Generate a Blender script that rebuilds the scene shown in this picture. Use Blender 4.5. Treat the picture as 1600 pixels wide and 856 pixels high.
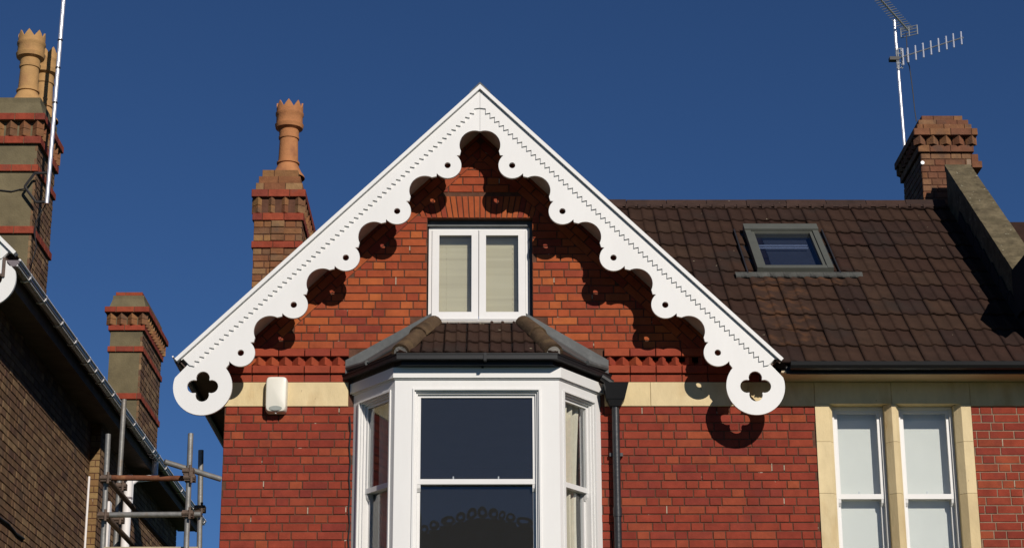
import bpy, math, random
from mathutils import Vector, Matrix
from mathutils.geometry import tessellate_polygon

random.seed(7)
for o in list(bpy.data.objects):
    bpy.data.objects.remove(o, do_unlink=True)
scene = bpy.context.scene
COL = scene.collection
R = math.radians

# ------------------------------------------------------------------ camera
F_PX, U0, V0 = 3122.0, 800.0, 428.0
PITCH, YAW, ROLL = R(17.8), R(0.75), R(0.22)
CAM = Vector((0.0, 0.0, 1.6))
fw = Vector((math.sin(YAW) * math.cos(PITCH), math.cos(YAW) * math.cos(PITCH), math.sin(PITCH)))
r0 = Vector((math.cos(YAW), -math.sin(YAW), 0.0))
u0 = r0.cross(fw)
rt = r0 * math.cos(ROLL) - u0 * math.sin(ROLL)
up = r0 * math.sin(ROLL) + u0 * math.cos(ROLL)
cd = bpy.data.cameras.new("camera")
cd.sensor_width = 36.0
cd.lens = F_PX / 1600.0 * 36.0
cd.clip_end = 2000.0
cam = bpy.data.objects.new("camera", cd)
COL.objects.link(cam)
cam.matrix_world = Matrix(((rt.x, up.x, -fw.x, CAM.x), (rt.y, up.y, -fw.y, CAM.y), (rt.z, up.z, -fw.z, CAM.z), (0, 0, 0, 1)))
scene.camera = cam

# ------------------------------------------------------------------ light
SUN_TRAVEL = Vector((-0.152, 0.37, -0.222)).normalized()
w = bpy.data.worlds.new("World")
scene.world = w
w.use_nodes = True
nt = w.node_tree
nt.nodes.clear()
sky = nt.nodes.new("ShaderNodeTexSky")
sky.sky_type = 'NISHITA'
sky.sun_disc = False
sky.sun_elevation = math.asin(-SUN_TRAVEL.z)
sky.sun_rotation = math.atan2(-SUN_TRAVEL.x, -SUN_TRAVEL.y)
sky.altitude = 0.0
sky.air_density = 0.7
sky.dust_density = 0.0
sky.ozone_density = 10.0
bg = nt.nodes.new("ShaderNodeBackground")
bg.inputs[1].default_value = 0.065
wo = nt.nodes.new("ShaderNodeOutputWorld")
nt.links.new(sky.outputs[0], bg.inputs[0])
nt.links.new(bg.outputs[0], wo.inputs[0])
sl = bpy.data.lights.new("sun", 'SUN')
sl.energy = 5.0
sl.angle = R(0.5)
sl.color = (1.0, 0.93, 0.84)
sun = bpy.data.objects.new("sun", sl)
COL.objects.link(sun)
sun.location = (8, -20, 20)
sun.rotation_euler = SUN_TRAVEL.to_track_quat('-Z', 'Y').to_euler()
scene.view_settings.view_transform = 'Standard'
scene.view_settings.look = 'None'
scene.view_settings.exposure = -0.25
scene.view_settings.gamma = 1.0
scene.view_settings.use_curve_mapping = False
scene.render.engine = 'CYCLES'
scene.cycles.max_bounces = 8
scene.cycles.transparent_max_bounces = 12
scene.cycles.caustics_reflective = False
scene.cycles.caustics_refractive = False

# ------------------------------------------------------------------ measuring helpers
def P(u, v, Y=None, X=None, Z=None):
    """point on a real plane (X, Y or Z constant) seen at a measured place of the 1600-wide photograph"""
    d = fw + rt * ((u - U0) / F_PX) - up * ((v - V0) / F_PX)
    if Y is not None:
        t = (Y - CAM.y) / d.y
    elif X is not None:
        t = (X - CAM.x) / d.x
    else:
        t = (Z - CAM.z) / d.z
    return CAM + d * t

def proj(p):
    q = Vector(p) - CAM
    z = q.dot(fw)
    return (U0 + F_PX * q.dot(rt) / z, V0 - F_PX * q.dot(up) / z)

# ------------------------------------------------------------------ materials
def mat(name, cols, rough=0.8, nscale=12.0, namt=0.25, bump=0.0, bscale=60.0, metal=0.0, speck=None, speck_s=40.0,
        speck_t=0.68, stain=None, stain_s=2.0, stain_t=0.55, coat=0.0, spec=0.5, stretch=(1, 1, 1)):
    m = bpy.data.materials.new(name)
    m.use_nodes = True
    t = m.node_tree
    n, l = t.nodes, t.links
    b = n["Principled BSDF"]
    b.inputs["Roughness"].default_value = rough
    b.inputs["Metallic"].default_value = metal
    b.inputs["Specular IOR Level"].default_value = min(spec, .2) if rough >= .8 else spec
    b.inputs["Coat Weight"].default_value = coat
    geo = n.new("ShaderNodeNewGeometry")
    mp = n.new("ShaderNodeMapping")
    mp.inputs["Scale"].default_value = stretch
    l.new(geo.outputs["Position"], mp.inputs[0])
    if len(cols) > 1:
        oi = n.new("ShaderNodeObjectInfo")
        ad = n.new("ShaderNodeMath"); ad.operation = 'ADD'
        l.new(oi.outputs["Random"], ad.inputs[0]); l.new(geo.outputs["Random Per Island"], ad.inputs[1])
        fr = n.new("ShaderNodeMath"); fr.operation = 'FRACT'
        l.new(ad.outputs[0], fr.inputs[0])
        rp = n.new("ShaderNodeValToRGB")
        rp.color_ramp.interpolation = 'LINEAR'
        e = rp.color_ramp.elements
        while len(e) < len(cols):
            e.new(0.5)
        for i, c in enumerate(cols):
            e[i].position = i / (len(cols) - 1)
            e[i].color = (*c, 1)
        l.new(fr.outputs[0], rp.inputs[0])
        col = rp.outputs[0]
    else:
        rgb = n.new("ShaderNodeRGB"); rgb.outputs[0].default_value = (*cols[0], 1)
        col = rgb.outputs[0]
    nz = n.new("ShaderNodeTexNoise"); nz.inputs["Scale"].default_value = nscale; nz.inputs["Detail"].default_value = 6.0
    nz.inputs["Roughness"].default_value = 0.65
    l.new(mp.outputs[0], nz.inputs["Vector"])
    mr = n.new("ShaderNodeMapRange")
    mr.inputs[1].default_value = 0.25; mr.inputs[2].default_value = 0.75
    mr.inputs[3].default_value = 1.0 - namt; mr.inputs[4].default_value = 1.0 + namt
    l.new(nz.outputs[0], mr.inputs[0])
    vm = n.new("ShaderNodeVectorMath"); vm.operation = 'SCALE'
    l.new(col, vm.inputs[0]); l.new(mr.outputs[0], vm.inputs["Scale"])
    col = vm.outputs[0]
    def over(col, c, s, th, soft, amt=0.85):
        k = n.new("ShaderNodeTexNoise"); k.inputs["Scale"].default_value = s; k.inputs["Detail"].default_value = 4.0
        l.new(mp.outputs[0], k.inputs["Vector"])
        q = n.new("ShaderNodeMapRange"); q.inputs[1].default_value = th; q.inputs[2].default_value = th + soft
        q.inputs[4].default_value = amt
        l.new(k.outputs[0], q.inputs[0])
        mx = n.new("ShaderNodeMix"); mx.data_type = 'RGBA'
        l.new(q.outputs[0], mx.inputs[0]); l.new(col, mx.inputs[6]); mx.inputs[7].default_value = (*c, 1)
        return mx.outputs[2]
    if stain: col = over(col, stain, stain_s, stain_t, 0.14, 0.7)
    if speck: col = over(col, speck, speck_s, speck_t, 0.04)
    l.new(col, b.inputs["Base Color"])
    if bump:
        bn = n.new("ShaderNodeTexNoise"); bn.inputs["Scale"].default_value = bscale; bn.inputs["Detail"].default_value = 5.0
        l.new(mp.outputs[0], bn.inputs["Vector"])
        bp = n.new("ShaderNodeBump"); bp.inputs["Strength"].default_value = bump; bp.inputs["Distance"].default_value = 0.01
        l.new(bn.outputs[0], bp.inputs["Height"]); l.new(bp.outputs[0], b.inputs["Normal"])
    return m

BRICK = mat("red_brick", [(.185, .028, .017), (.23, .037, .019), (.25, .041, .021), (.215, .034, .019), (.26, .046, .022), (.225, .037, .022), (.285, .062, .025), (.19, .03, .021), (.235, .04, .02)],
            .85, 9, .26, .35, 90, speck=(.6, .5, .38), speck_s=24, speck_t=.765, stain=(.15, .03, .022), stain_s=3.2, stain_t=.56)
BRICKO = mat("orange_red_brick", [(0.344, 0.080, 0.025), (0.254, 0.046, 0.020), (0.328, 0.068, 0.023), (0.385, 0.102, 0.029), (0.287, 0.052, 0.021), (0.205, 0.035, 0.021), (0.353, 0.085, 0.025), (0.238, 0.044, 0.023)],
             .85, 9, .24, .35, 90, speck=(.65, .5, .36), speck_s=26, speck_t=.775, stain=(.22, .045, .025), stain_s=4, stain_t=.58)
BRICKP = mat("string_course_brick", [(0.246, 0.041, 0.020), (0.289, 0.051, 0.022), (0.221, 0.036, 0.020), (0.323, 0.066, 0.025)], .8, 10, .2, .3, 90, speck=(.6, .5, .4), speck_s=30, speck_t=.77)
MORT = mat("dark_mortar", [(0.104, 0.048, 0.030)], .95, 14, .35, .5, 120, speck=(.55, .47, .36), speck_s=9, speck_t=.70)
MORTL = mat("sand_mortar", [(0.259, 0.180, 0.122)], .95, 14, .3, .5, 120)
BRICKB = mat("weathered_brown_brick", [(0.120, 0.070, 0.038), (0.168, 0.096, 0.050), (0.102, 0.054, 0.036), (0.198, 0.120, 0.062), (0.144, 0.079, 0.046), (0.252, 0.162, 0.084), (0.120, 0.062, 0.041)],
             .9, 8, .3, .4, 80, stain=(.09, .06, .045), stain_s=2.4, stain_t=.55)
BRICKY = mat("buff_brick", [(0.225, 0.135, 0.053), (0.188, 0.105, 0.045), (0.255, 0.165, 0.071), (0.158, 0.090, 0.041)], .9, 8, .28, .4, 80)
BRICKC = mat("chimney_brick", [(0.222, 0.104, 0.044), (0.270, 0.142, 0.056), (0.183, 0.071, 0.035), (0.249, 0.110, 0.044), (0.149, 0.075, 0.041), (0.284, 0.164, 0.075)],
             .9, 10, .35, .5, 70, stain=(.09, .06, .042), stain_s=5, stain_t=.55)
BRICKR = mat("chimney_red_brick", [(0.256, 0.048, 0.024), (0.216, 0.040, 0.022), (0.296, 0.062, 0.028), (0.176, 0.038, 0.026)], .85, 12, .3, .4, 80, stain=(.12, .055, .04), stain_s=6, stain_t=.6)
BRICKT = mat("terracotta_chimney_brick", [(0.186, 0.081, 0.038), (0.222, 0.108, 0.050), (0.165, 0.066, 0.036), (0.143, 0.066, 0.038), (0.228, 0.124, 0.063)],
             .9, 10, .35, .5, 70, stain=(.09, .055, .04), stain_s=6, stain_t=.56, speck=(.5, .42, .3), speck_s=22, speck_t=.72)
STONE = mat("bath_stone", [(.62, .49, .27), (.67, .54, .32), (.58, .45, .25)], .9, 5, .16, .25, 60, stain=(.47, .31, .14), stain_s=3, stain_t=.55, speck=(.35, .27, .17), speck_s=30, speck_t=.72, stretch=(1, 1, .45))
WHITE = mat("white_gloss_paint", [(0.707, 0.698, 0.679)], .5, 3, .04, .04, 25, stretch=(1, 1, .35))
WHITEB = mat("white_joinery", [(0.698, 0.688, 0.670)], .4, 4, .03, .03, 25)
CREAM = mat("cream_plastic", [(0.702, 0.675, 0.585)], .35, 5, .03)
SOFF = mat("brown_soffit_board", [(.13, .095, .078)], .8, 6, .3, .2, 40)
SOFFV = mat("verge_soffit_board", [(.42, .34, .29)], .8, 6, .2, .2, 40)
SOFFL = mat("stone_coloured_soffit", [(.55, .44, .3)], .85, 4, .1)
TILE = mat("brown_roof_tile", [(0.031, 0.015, 0.011), (0.037, 0.019, 0.012), (0.027, 0.014, 0.011), (0.034, 0.017, 0.011), (0.041, 0.022, 0.014), (0.026, 0.014, 0.011)],
           .85, 5, .26, .5, 55, speck=(.34, .3, .2), speck_s=13, speck_t=.735, spec=.15, stain=(.024, .017, .014), stain_s=1.6, stain_t=.55)
TILER = mat("rust_stained_roof_tile", [(.034, .018, .012), (.04, .021, .014)], .85, 5, .35, .5, 55, stain=(.085, .038, .018), stain_s=7, stain_t=.5, spec=.15)
RIDGE = mat("ridge_tile", [(0.044, 0.024, 0.018), (0.050, 0.028, 0.021), (0.037, 0.022, 0.018)], .85, 6, .35, .4, 50, speck=(.4, .35, .25), speck_s=14, speck_t=.72)
HIPT = mat("mossy_hip_tile", [(0.069, 0.043, 0.024)], .9, 7, .5, .7, 45, stain=(.12, .078, .04), stain_s=9, stain_t=.52, speck=(.4, .36, .25), speck_s=22, speck_t=.72)
LEAD = mat("lead_sheet", [(0.064, 0.068, 0.068)], .6, 5, .35, .3, 18, stain=(.12, .125, .122), stain_s=7, stain_t=.6)
LEADL = mat("grey_mortar_fillet", [(.3, .28, .25)], .9, 9, .3, .5, 50)
BLACK = mat("black_plastic", [(.011, .011, .012)], .45, 5, .2, spec=.3)
BLACKM = mat("black_painted_iron", [(.022, .022, .024)], .4, 8, .3, .2, 40)
GREYP = mat("grey_gutter_plastic", [(0.186, 0.154, 0.160)], .35, 6, .12)
WPLAS = mat("white_plastic", [(.78, .75, .74)], .3, 6, .05)
APRON = mat("dull_lead_apron", [(.06, .06, .053)], .7, 9, .35, .4, 25)
TERRA = mat("buff_terracotta", [(0.416, 0.240, 0.096)], .8, 7, .22, .3, 50, stain=(.34, .18, .08), stain_s=5, stain_t=.55)
TERRAO = mat("orange_terracotta", [(0.396, 0.170, 0.069)], .8, 7, .22, .3, 50, stain=(.25, .1, .05), stain_s=6, stain_t=.56)
REND = mat("weathered_cement_render", [(0.140, 0.115, 0.066)], .95, 4, .28, .5, 50, stain=(.1, .085, .053), stain_s=3, stain_t=.52, speck=(.1, .085, .06), speck_s=30, speck_t=.68)
COPE = mat("lichened_coping_stone", [(0.118, 0.095, 0.056)], .95, 9, .6, 1.0, 30, stain=(.085, .07, .04), stain_s=6, stain_t=.52, speck=(.34, .32, .23), speck_s=17, speck_t=.68)
DARKW = mat("dark_slate", [(.02, .019, .02)], .9, 6, .3, .3, 40)
STEEL = mat("galvanised_steel", [(0.211, 0.205, 0.192)], .5, 14, .3, .15, 60, metal=.35, stain=(.2, .15, .1), stain_s=9, stain_t=.58)
RUST = mat("rusty_steel", [(0.152, 0.056, 0.028)], .8, 14, .4, .3, 60, stain=(.28, .13, .06), stain_s=9, stain_t=.55)
FIT = mat("scaffold_fitting_steel", [(.1, .065, .045)], .75, 20, .4, .3, 60)
ALU = mat("bright_aluminium", [(.9, .88, .88)], .25, 10, .05, metal=.6)
ALUG = mat("dull_aluminium", [(.42, .43, .42)], .4, 10, .12, metal=.5)
PLANK = mat("scaffold_plank", [(.45, .36, .23), (.38, .3, .2)], .9, 5, .3, .4, 40)
SKYF = mat("grey_skylight_metal", [(0.086, 0.089, 0.075)], .5, 6, .12)
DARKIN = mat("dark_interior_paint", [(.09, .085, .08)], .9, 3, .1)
CURT = mat("cream_curtain_cloth", [(.66, .6, .47)], .9, 30, .08)
BLIND = mat("pale_roller_blind", [(.74, .74, .68)], .85, 3, .04)
BLINDV = mat("beige_blind_slat", [(0.653, 0.582, 0.392), (0.701, 0.630, 0.439), (0.617, 0.546, 0.368)], .7, 3, .04)
WIRE = mat("black_cable", [(.02, .018, .018)], .6, 6, .2)
LENS = mat("grey_lens", [(.3, .32, .29)], .25, 5, .08)
GRASS = mat("lawn", [(.05, .085, .025)], .95, 1.2, .4, .6, 30)
ASPH = mat("asphalt", [(.05, .05, .052)], .9, 8, .25, .4, 80)
PAVE = mat("paving_slab", [(.3, .28, .25), (.27, .25, .23)], .9, 4, .2, .3, 50)
LEAFM = mat("leaf_green", [(.05, .09, .025), (.07, .11, .03), (.04, .07, .02)], .8, 3, .3)
BARK = mat("bark", [(.1, .07, .05)], .9, 8, .4, .6, 30)

def glass_mat(name, tint, dirt, dust=.012):
    m = bpy.data.materials.new(name); m.use_nodes = True
    t = m.node_tree; n, l = t.nodes, t.links
    n.clear()
    out = n.new("ShaderNodeOutputMaterial")
    tr = n.new("ShaderNodeBsdfTransparent"); tr.inputs[0].default_value = (*tint, 1)
    gl = n.new("ShaderNodeBsdfGlossy"); gl.inputs["Roughness"].default_value = 0.0
    gl.inputs[0].default_value = (1, 1, 1, 1)
    fr = n.new("ShaderNodeFresnel")
    geo = n.new("ShaderNodeNewGeometry")
    io = n.new("ShaderNodeMapRange"); io.inputs[3].default_value = 1.5; io.inputs[4].default_value = 1 / 1.5
    l.new(geo.outputs["Backfacing"], io.inputs[0]); l.new(io.outputs[0], fr.inputs[0])
    nz = n.new("ShaderNodeTexNoise"); nz.inputs["Scale"].default_value = 2.2; nz.inputs["Detail"].default_value = 1.0
    l.new(geo.outputs["Position"], nz.inputs["Vector"])
    bp = n.new("ShaderNodeBump"); bp.inputs["Strength"].default_value = dirt; bp.inputs["Distance"].default_value = 0.004
    l.new(nz.outputs[0], bp.inputs["Height"]); l.new(bp.outputs[0], gl.inputs["Normal"])
    mx = n.new("ShaderNodeMixShader")
    l.new(fr.outputs[0], mx.inputs[0]); l.new(tr.outputs[0], mx.inputs[1]); l.new(gl.outputs[0], mx.inputs[2])
    df = n.new("ShaderNodeBsdfDiffuse"); df.inputs[0].default_value = (.8, .8, .8, 1)
    m2 = n.new("ShaderNodeMixShader"); m2.inputs[0].default_value = dust     # a film of dust
    l.new(mx.outputs[0], m2.inputs[1]); l.new(df.outputs[0], m2.inputs[2])
    l.new(m2.outputs[0], out.inputs[0])
    return m
GLASS = glass_mat("window_glass", (.95, .965, .97), .25)
GLASSC = glass_mat("roof_window_glass", (.7, .75, .85), .1, .0)
LIME = mat("lime_streak", [(.42, .34, .25), (.33, .24, .17)], .95, 30, .3)

# ------------------------------------------------------------------ mesh helpers (each returns verts, faces)
WPOS = {}
def V(*a): return Vector(a)

def empty(name, loc, label=None, cat=None, group=None, parent=None):
    o = bpy.data.objects.new(name, None)
    o.empty_display_size = 0.3
    COL.objects.link(o)
    loc = Vector(loc)
    if parent is not None:
        o.parent = parent
        o.location = loc - WPOS[parent.name]
    else:
        o.location = loc
    WPOS[o.name] = loc
    tag(o, label, cat, group)
    return o

def tag(o, label=None, cat=None, group=None, kind=None):
    if label: o['label'] = label
    if cat: o['category'] = cat
    if group: o['group'] = group
    if kind: o['kind'] = kind
    return o

def mesh_of(name, v, f, m, smooth=False):
    me = bpy.data.meshes.new(name)
    me.from_pydata([tuple(p) for p in v], [], f)
    me.materials.append(m)
    if smooth:
        for p in me.polygons: p.use_smooth = True
        try: me.set_sharp_from_angle(angle=R(38))
        except Exception: pass
    me.update()
    return me

def link(name, me, loc, parent=None, rot=None):
    o = bpy.data.objects.new(name, me)
    COL.objects.link(o)
    loc = Vector(loc)
    if parent is not None:
        o.parent = parent
        o.location = loc - WPOS[parent.name]
    else:
        o.location = loc
    if rot is not None: o.rotation_euler = rot
    WPOS[o.name] = loc
    return o

def add(name, vf, m, parent=None, smooth=False, kind=None, label=None):
    v, f = vf
    v = [Vector(p) for p in v]
    lo = Vector((min(p.x for p in v), min(p.y for p in v), min(p.z for p in v)))
    hi = Vector((max(p.x for p in v), max(p.y for p in v), max(p.z for p in v)))
    c = Vector(((lo.x + hi.x) / 2, (lo.y + hi.y) / 2, lo.z))
    o = link(name, mesh_of(name, [p - c for p in v], f, m, smooth), c, parent)
    return tag(o, label, kind=kind)

def join(parts):
    v, f = [], []
    for a, b in parts:
        k = len(v)
        v += list(a)
        f += [tuple(i + k for i in q) for q in b]
    return v, f

BOXF = [(0, 1, 2, 3), (7, 6, 5, 4), (0, 4, 5, 1), (1, 5, 6, 2), (2, 6, 7, 3), (3, 7, 4, 0)]
def hexa(a, b):
    """solid between two quads a (4 points) and b (4 points)"""
    c = sum((Vector(p) for p in a), Vector()) / 4
    d = sum((Vector(p) for p in b), Vector()) / 4
    n = (Vector(a[1]) - Vector(a[0])).cross(Vector(a[2]) - Vector(a[0]))
    f = BOXF if n.dot(d - c) < 0 else [q[::-1] for q in BOXF]
    return [Vector(p) for p in list(a) + list(b)], f

def box(x0, x1, y0, y1, z0, z1):
    return hexa([V(x0, y0, z0), V(x1, y0, z0), V(x1, y0, z1), V(x0, y0, z1)], [V(x0, y1, z0), V(x1, y1, z0), V(x1, y1, z1), V(x0, y1, z1)])

def prism(poly, vec):
    """convex or concave planar polygon pushed along vec"""
    poly = [Vector(p) for p in poly]; vec = Vector(vec); n = len(poly)
    nn = Vector()
    for i in range(n): nn += poly[i].cross(poly[(i + 1) % n])
    if nn.dot(vec) > 0: poly = poly[::-1]
    v = poly + [p + vec for p in poly]
    f = [tuple(range(n)), tuple(range(2 * n - 1, n - 1, -1))]
    f += [(i, i + n, (i + 1) % n + n, (i + 1) % n) for i in range(n)]
    return v, f

def frame_front(Y):
    return lambda a, b, d: V(a, Y - d, b)        # a = X, b = Z, d = out towards the street
def frame_right(X):
    return lambda a, b, d: V(X + d, a, b)        # wall facing +X, a = Y
def frame_left(X):
    return lambda a, b, d: V(X - d, a, b)        # wall facing -X

def plate(loops, fr, d0, d1):
    """flat board with holes: loops in (a, b), front at depth d0, back at d1 (d0 > d1)"""
    pts = [[Vector((p[0], p[1], 0)) for p in lp] for lp in loops]
    flat = [p for lp in pts for p in lp]
    tris = tessellate_polygon(pts)
    n = len(flat)
    v = [fr(p.x, p.y, d0) for p in flat] + [fr(p.x, p.y, d1) for p in flat]
    out = fr(0, 0, 1) - fr(0, 0, 0)
    f = []
    for a, b, c in tris:
        nn = (v[b] - v[a]).cross(v[c] - v[a])
        if nn.length < 1e-12: continue
        if nn.dot(out) < 0: a, b, c = a, c, b
        f.append((a, b, c)); f.append((a + n, c + n, b + n))
    k = 0
    for li, lp in enumerate(pts):
        m = len(lp)
        area = sum(lp[i].x * lp[(i + 1) % m].y - lp[(i + 1) % m].x * lp[i].y for i in range(m))
        ex = (fr(1, 0, 0) - fr(0, 0, 0)).cross(fr(0, 1, 0) - fr(0, 0, 0)).dot(out)
        ccw = (area > 0) == (ex > 0)
        if li > 0: ccw = not ccw
        for i in range(m):
            j = (i + 1) % m
            q = (k + i, k + i + n, k + j + n, k + j)
            f.append(q if ccw else q[::-1])
        k += m
    return v, f

def tube(p0, p1, r, n=10, r1=None):
    p0, p1 = Vector(p0), Vector(p1)
    r1 = r if r1 is None else r1
    ax = (p1 - p0).normalized()
    e = ax.orthogonal().normalized(); g = ax.cross(e)
    v = []
    for p, q in ((p0, r), (p1, r1)):
        v += [p + e * (q * math.cos(2 * math.pi * i / n)) + g * (q * math.sin(2 * math.pi * i / n)) for i in range(n)]
    f = [(i, (i + 1) % n, (i + 1) % n + n, i + n) for i in range(n)]
    f += [tuple(range(n - 1, -1, -1)), tuple(range(n, 2 * n))]
    return v, f

def pathtube(pts, r, n=8):
    pts = [Vector(p) for p in pts]
    v, f = [], []
    e = None
    for i, p in enumerate(pts):
        t = (pts[min(i + 1, len(pts) - 1)] - pts[max(i - 1, 0)]).normalized()
        if e is None: e = t.orthogonal().normalized()
        e = (e - t * e.dot(t)).normalized()
        g = t.cross(e)
        v += [p + e * (r * math.cos(2 * math.pi * k / n)) + g * (r * math.sin(2 * math.pi * k / n)) for k in range(n)]
    for i in range(len(pts) - 1):
        for k in range(n):
            a, b = i * n + k, i * n + (k + 1) % n
            f.append((a, b, b + n, a + n))
    f.append(tuple(range(n - 1, -1, -1)))
    f.append(tuple(range(len(v) - n, len(v))))
    return v, f

def lathe(c, prof, n=20, crown=0, crown_h=0.0):
    c = Vector(c)
    v, f = [], []
    for k, (r, z) in enumerate(prof):
        for i in range(n):
            zz = z
            if crown and k in crown: zz = z + (crown_h if i % 4 == 0 else (crown_h * .45 if i % 2 else -0.01))
            v.append(c + V(r * math.cos(2 * math.pi * i / n), r * math.sin(2 * math.pi * i / n), zz))
    for k in range(len(prof) - 1):
        for i in range(n):
            a, b = k * n + i, k * n + (i + 1) % n
            f.append((a, b, b + n, a + n))
    return v, f

def disc_pts(c, r, n=14, a0=0.0):
    return [(c[0] + r * math.cos(a0 + 2 * math.pi * i / n), c[1] + r * math.sin(a0 + 2 * math.pi * i / n)) for i in range(n)]

# ------------------------------------------------------------------ bricks
def clip(poly, a, b, c):
    """keep the part of a convex polygon where a*x + b*y <= c"""
    out = []
    n = len(poly)
    for i in range(n):
        p, q = poly[i], poly[(i + 1) % n]
        dp, dq = a * p[0] + b * p[1] - c, a * q[0] + b * q[1] - c
        if dp <= 0: out.append(p)
        if dp * dq < 0:
            t = dp / (dp - dq)
            out.append((p[0] + (q[0] - p[0]) * t, p[1] + (q[1] - p[1]) * t))
    return out

def area(poly):
    return abs(sum(poly[i][0] * poly[(i + 1) % len(poly)][1] - poly[(i + 1) % len(poly)][0] * poly[i][1] for i in range(len(poly)))) / 2

def brick_solid(poly, fr, d0, d1, ch=0.003):
    """convex polygon in (a, b); face at d0 with a small worn edge, back at d1"""
    n = len(poly)
    cx = sum(p[0] for p in poly) / n; cy = sum(p[1] for p in poly) / n
    inn = []
    for p in poly:
        dx, dy = cx - p[0], cy - p[1]
        L = math.hypot(dx, dy) or 1
        k = min(ch * 1.4 / L, .4)
        sx = ch if dx > 0 else -ch; sy = ch if dy > 0 else -ch
        inn.append((p[0] + (sx if n == 4 else dx * k), p[1] + (sy if n == 4 else dy * k)))
    v = [fr(p[0], p[1], d0) for p in inn] + [fr(p[0], p[1], d0 - ch) for p in poly] + [fr(p[0], p[1], d1) for p in poly]
    f = [tuple(range(n))]
    for i in range(n):
        j = (i + 1) % n
        f.append((i, i + n, j + n, j)); f.append((i + n, i + 2 * n, j + 2 * n, j + n))
    nn = (v[1] - v[0]).cross(v[2] - v[0])
    if nn.dot(fr(0, 0, 1) - fr(0, 0, 0)) < 0: f = [q[::-1] for q in f]
    return v, f

BMESH = {}
def brick_obj(name, poly, fr, d0, d1, m, parent, key, ch=0.003):
    xs = [p[0] for p in poly]; ys = [p[1] for p in poly]
    cx, cy = (min(xs) + max(xs)) / 2, (min(ys) + max(ys)) / 2
    wv = fr(cx, cy, d0)
    rect = len(poly) == 4 and len({round(x, 4) for x in xs}) == 2
    if rect:
        w_, h_ = round(max(xs) - min(xs), 3), round(max(ys) - min(ys), 4)
        kk = (key, w_, h_, m.name)
        if kk not in BMESH:
            pl = [(-w_ / 2, -h_ / 2), (w_ / 2, -h_ / 2), (w_ / 2, h_ / 2), (-w_ / 2, h_ / 2)]
            v, f = brick_solid(pl, fr, 0, d1 - d0, ch)
            o0 = fr(0, 0, 0)
            BMESH[kk] = mesh_of("brick", [p - o0 for p in v], f, m)
        return link(name, BMESH[kk], wv, parent)
    v, f = brick_solid(poly, fr, d0, d1, ch)
    return link(name, mesh_of("brick", [p - wv for p in v], f, m), wv, parent)

def courses(a0, a1, b0, nrows, c, seed, row0=0, holes=(), clips=None, joint=0.010, S=0.2155, H=0.104):
    """Flemish bond with hand-laid wobble; returns polygons"""
    rnd = random.Random(seed)
    out = []
    for r in range(nrows):
        zb = b0 + r * c
        segs = [(a0, a1)]
        for (h0, h1, hb0, hb1) in holes:
            if zb + c * .5 > hb0 and zb + c * .5 < hb1:
                ns = []
                for (s0, s1) in segs:
                    if h1 <= s0 or h0 >= s1: ns.append((s0, s1)); continue
                    if h0 > s0: ns.append((s0, h0))
                    if h1 < s1: ns.append((h1, s1))
                segs = ns
        x = a0 - .4 + (0 if (r + row0) % 2 else (S + H) / 2 + joint) + rnd.uniform(-.02, .02)
        k = 0
        lay = []
        while x < a1 + .3:
            L = (S if k % 2 == 0 else H) + rnd.uniform(-.004, .004)
            if rnd.random() < .10: L = S if k % 2 else H
            lay.append((x, x + L)); x += L + joint; k += 1
        for (s0, s1) in segs:
            for (p, q) in lay:
                p2, q2 = max(p, s0 + .003), min(q, s1 - .003)
                if q2 - p2 < .028: continue
                p2, q2 = round(p2, 3), round(q2, 3)
                poly = [(p2, zb + joint / 2), (q2, zb + joint / 2), (q2, zb + c - joint / 2), (p2, zb + c - joint / 2)]
                if clips:
                    for cl in clips:
                        poly = clip(poly, *cl)
                        if len(poly) < 3: break
                if len(poly) >= 3 and area(poly) > .0011: out.append(poly)
    return out

def lay(polys, fr, m, parent, key, most, depth=0.028, seed=1, mfun=None, name="brick"):
    """the bricks that show largest become parts; the rest become one part of kind stuff"""
    rnd = random.Random(seed)
    sc = []
    for p in polys:
        q = [proj(fr(a, b, 0)) for a, b in p]
        cu = sum(t[0] for t in q) / len(q); cv = sum(t[1] for t in q) / len(q)
        vis = -10 < cu < 1610 and -10 < cv < 866
        sc.append((area(q) if vis else -1, p))
    sc.sort(key=lambda t: -t[0])
    rest = {}
    for i, (s, p) in enumerate(sc):
        mm = mfun(p) if mfun else m
        dd = rnd.choice((0, .001, .002, .003))
        if i < most and s > 0: brick_obj(name, p, fr, dd, dd - depth, mm, parent, key)
        else: rest.setdefault(mm.name, (mm, []))[1].append(brick_solid(p, fr, dd, dd - depth))
    for mm, parts in rest.values():
        add("brickwork", join(parts), mm, parent, kind='stuff')
# ------------------------------------------------------------------ setting: ground, road, pavement
tag(add("ground", plate([[(-90, -90), (90, -90), (90, 90), (-90, 90)]], lambda a, b, d: V(a, b, d), 0.0, -0.3), GRASS), kind='structure')
tag(add("pavement", box(-40, 40, 8.2, 10.4, 0.0, 0.12), PAVE), kind='structure')
tag(add("road", box(-40, 40, 1.2, 8.2, -.2, 0.004), ASPH), kind='structure')
tag(add("pavement", box(-40, 40, -1.2, 1.2, 0.0, 0.12), PAVE), kind='structure')

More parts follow.
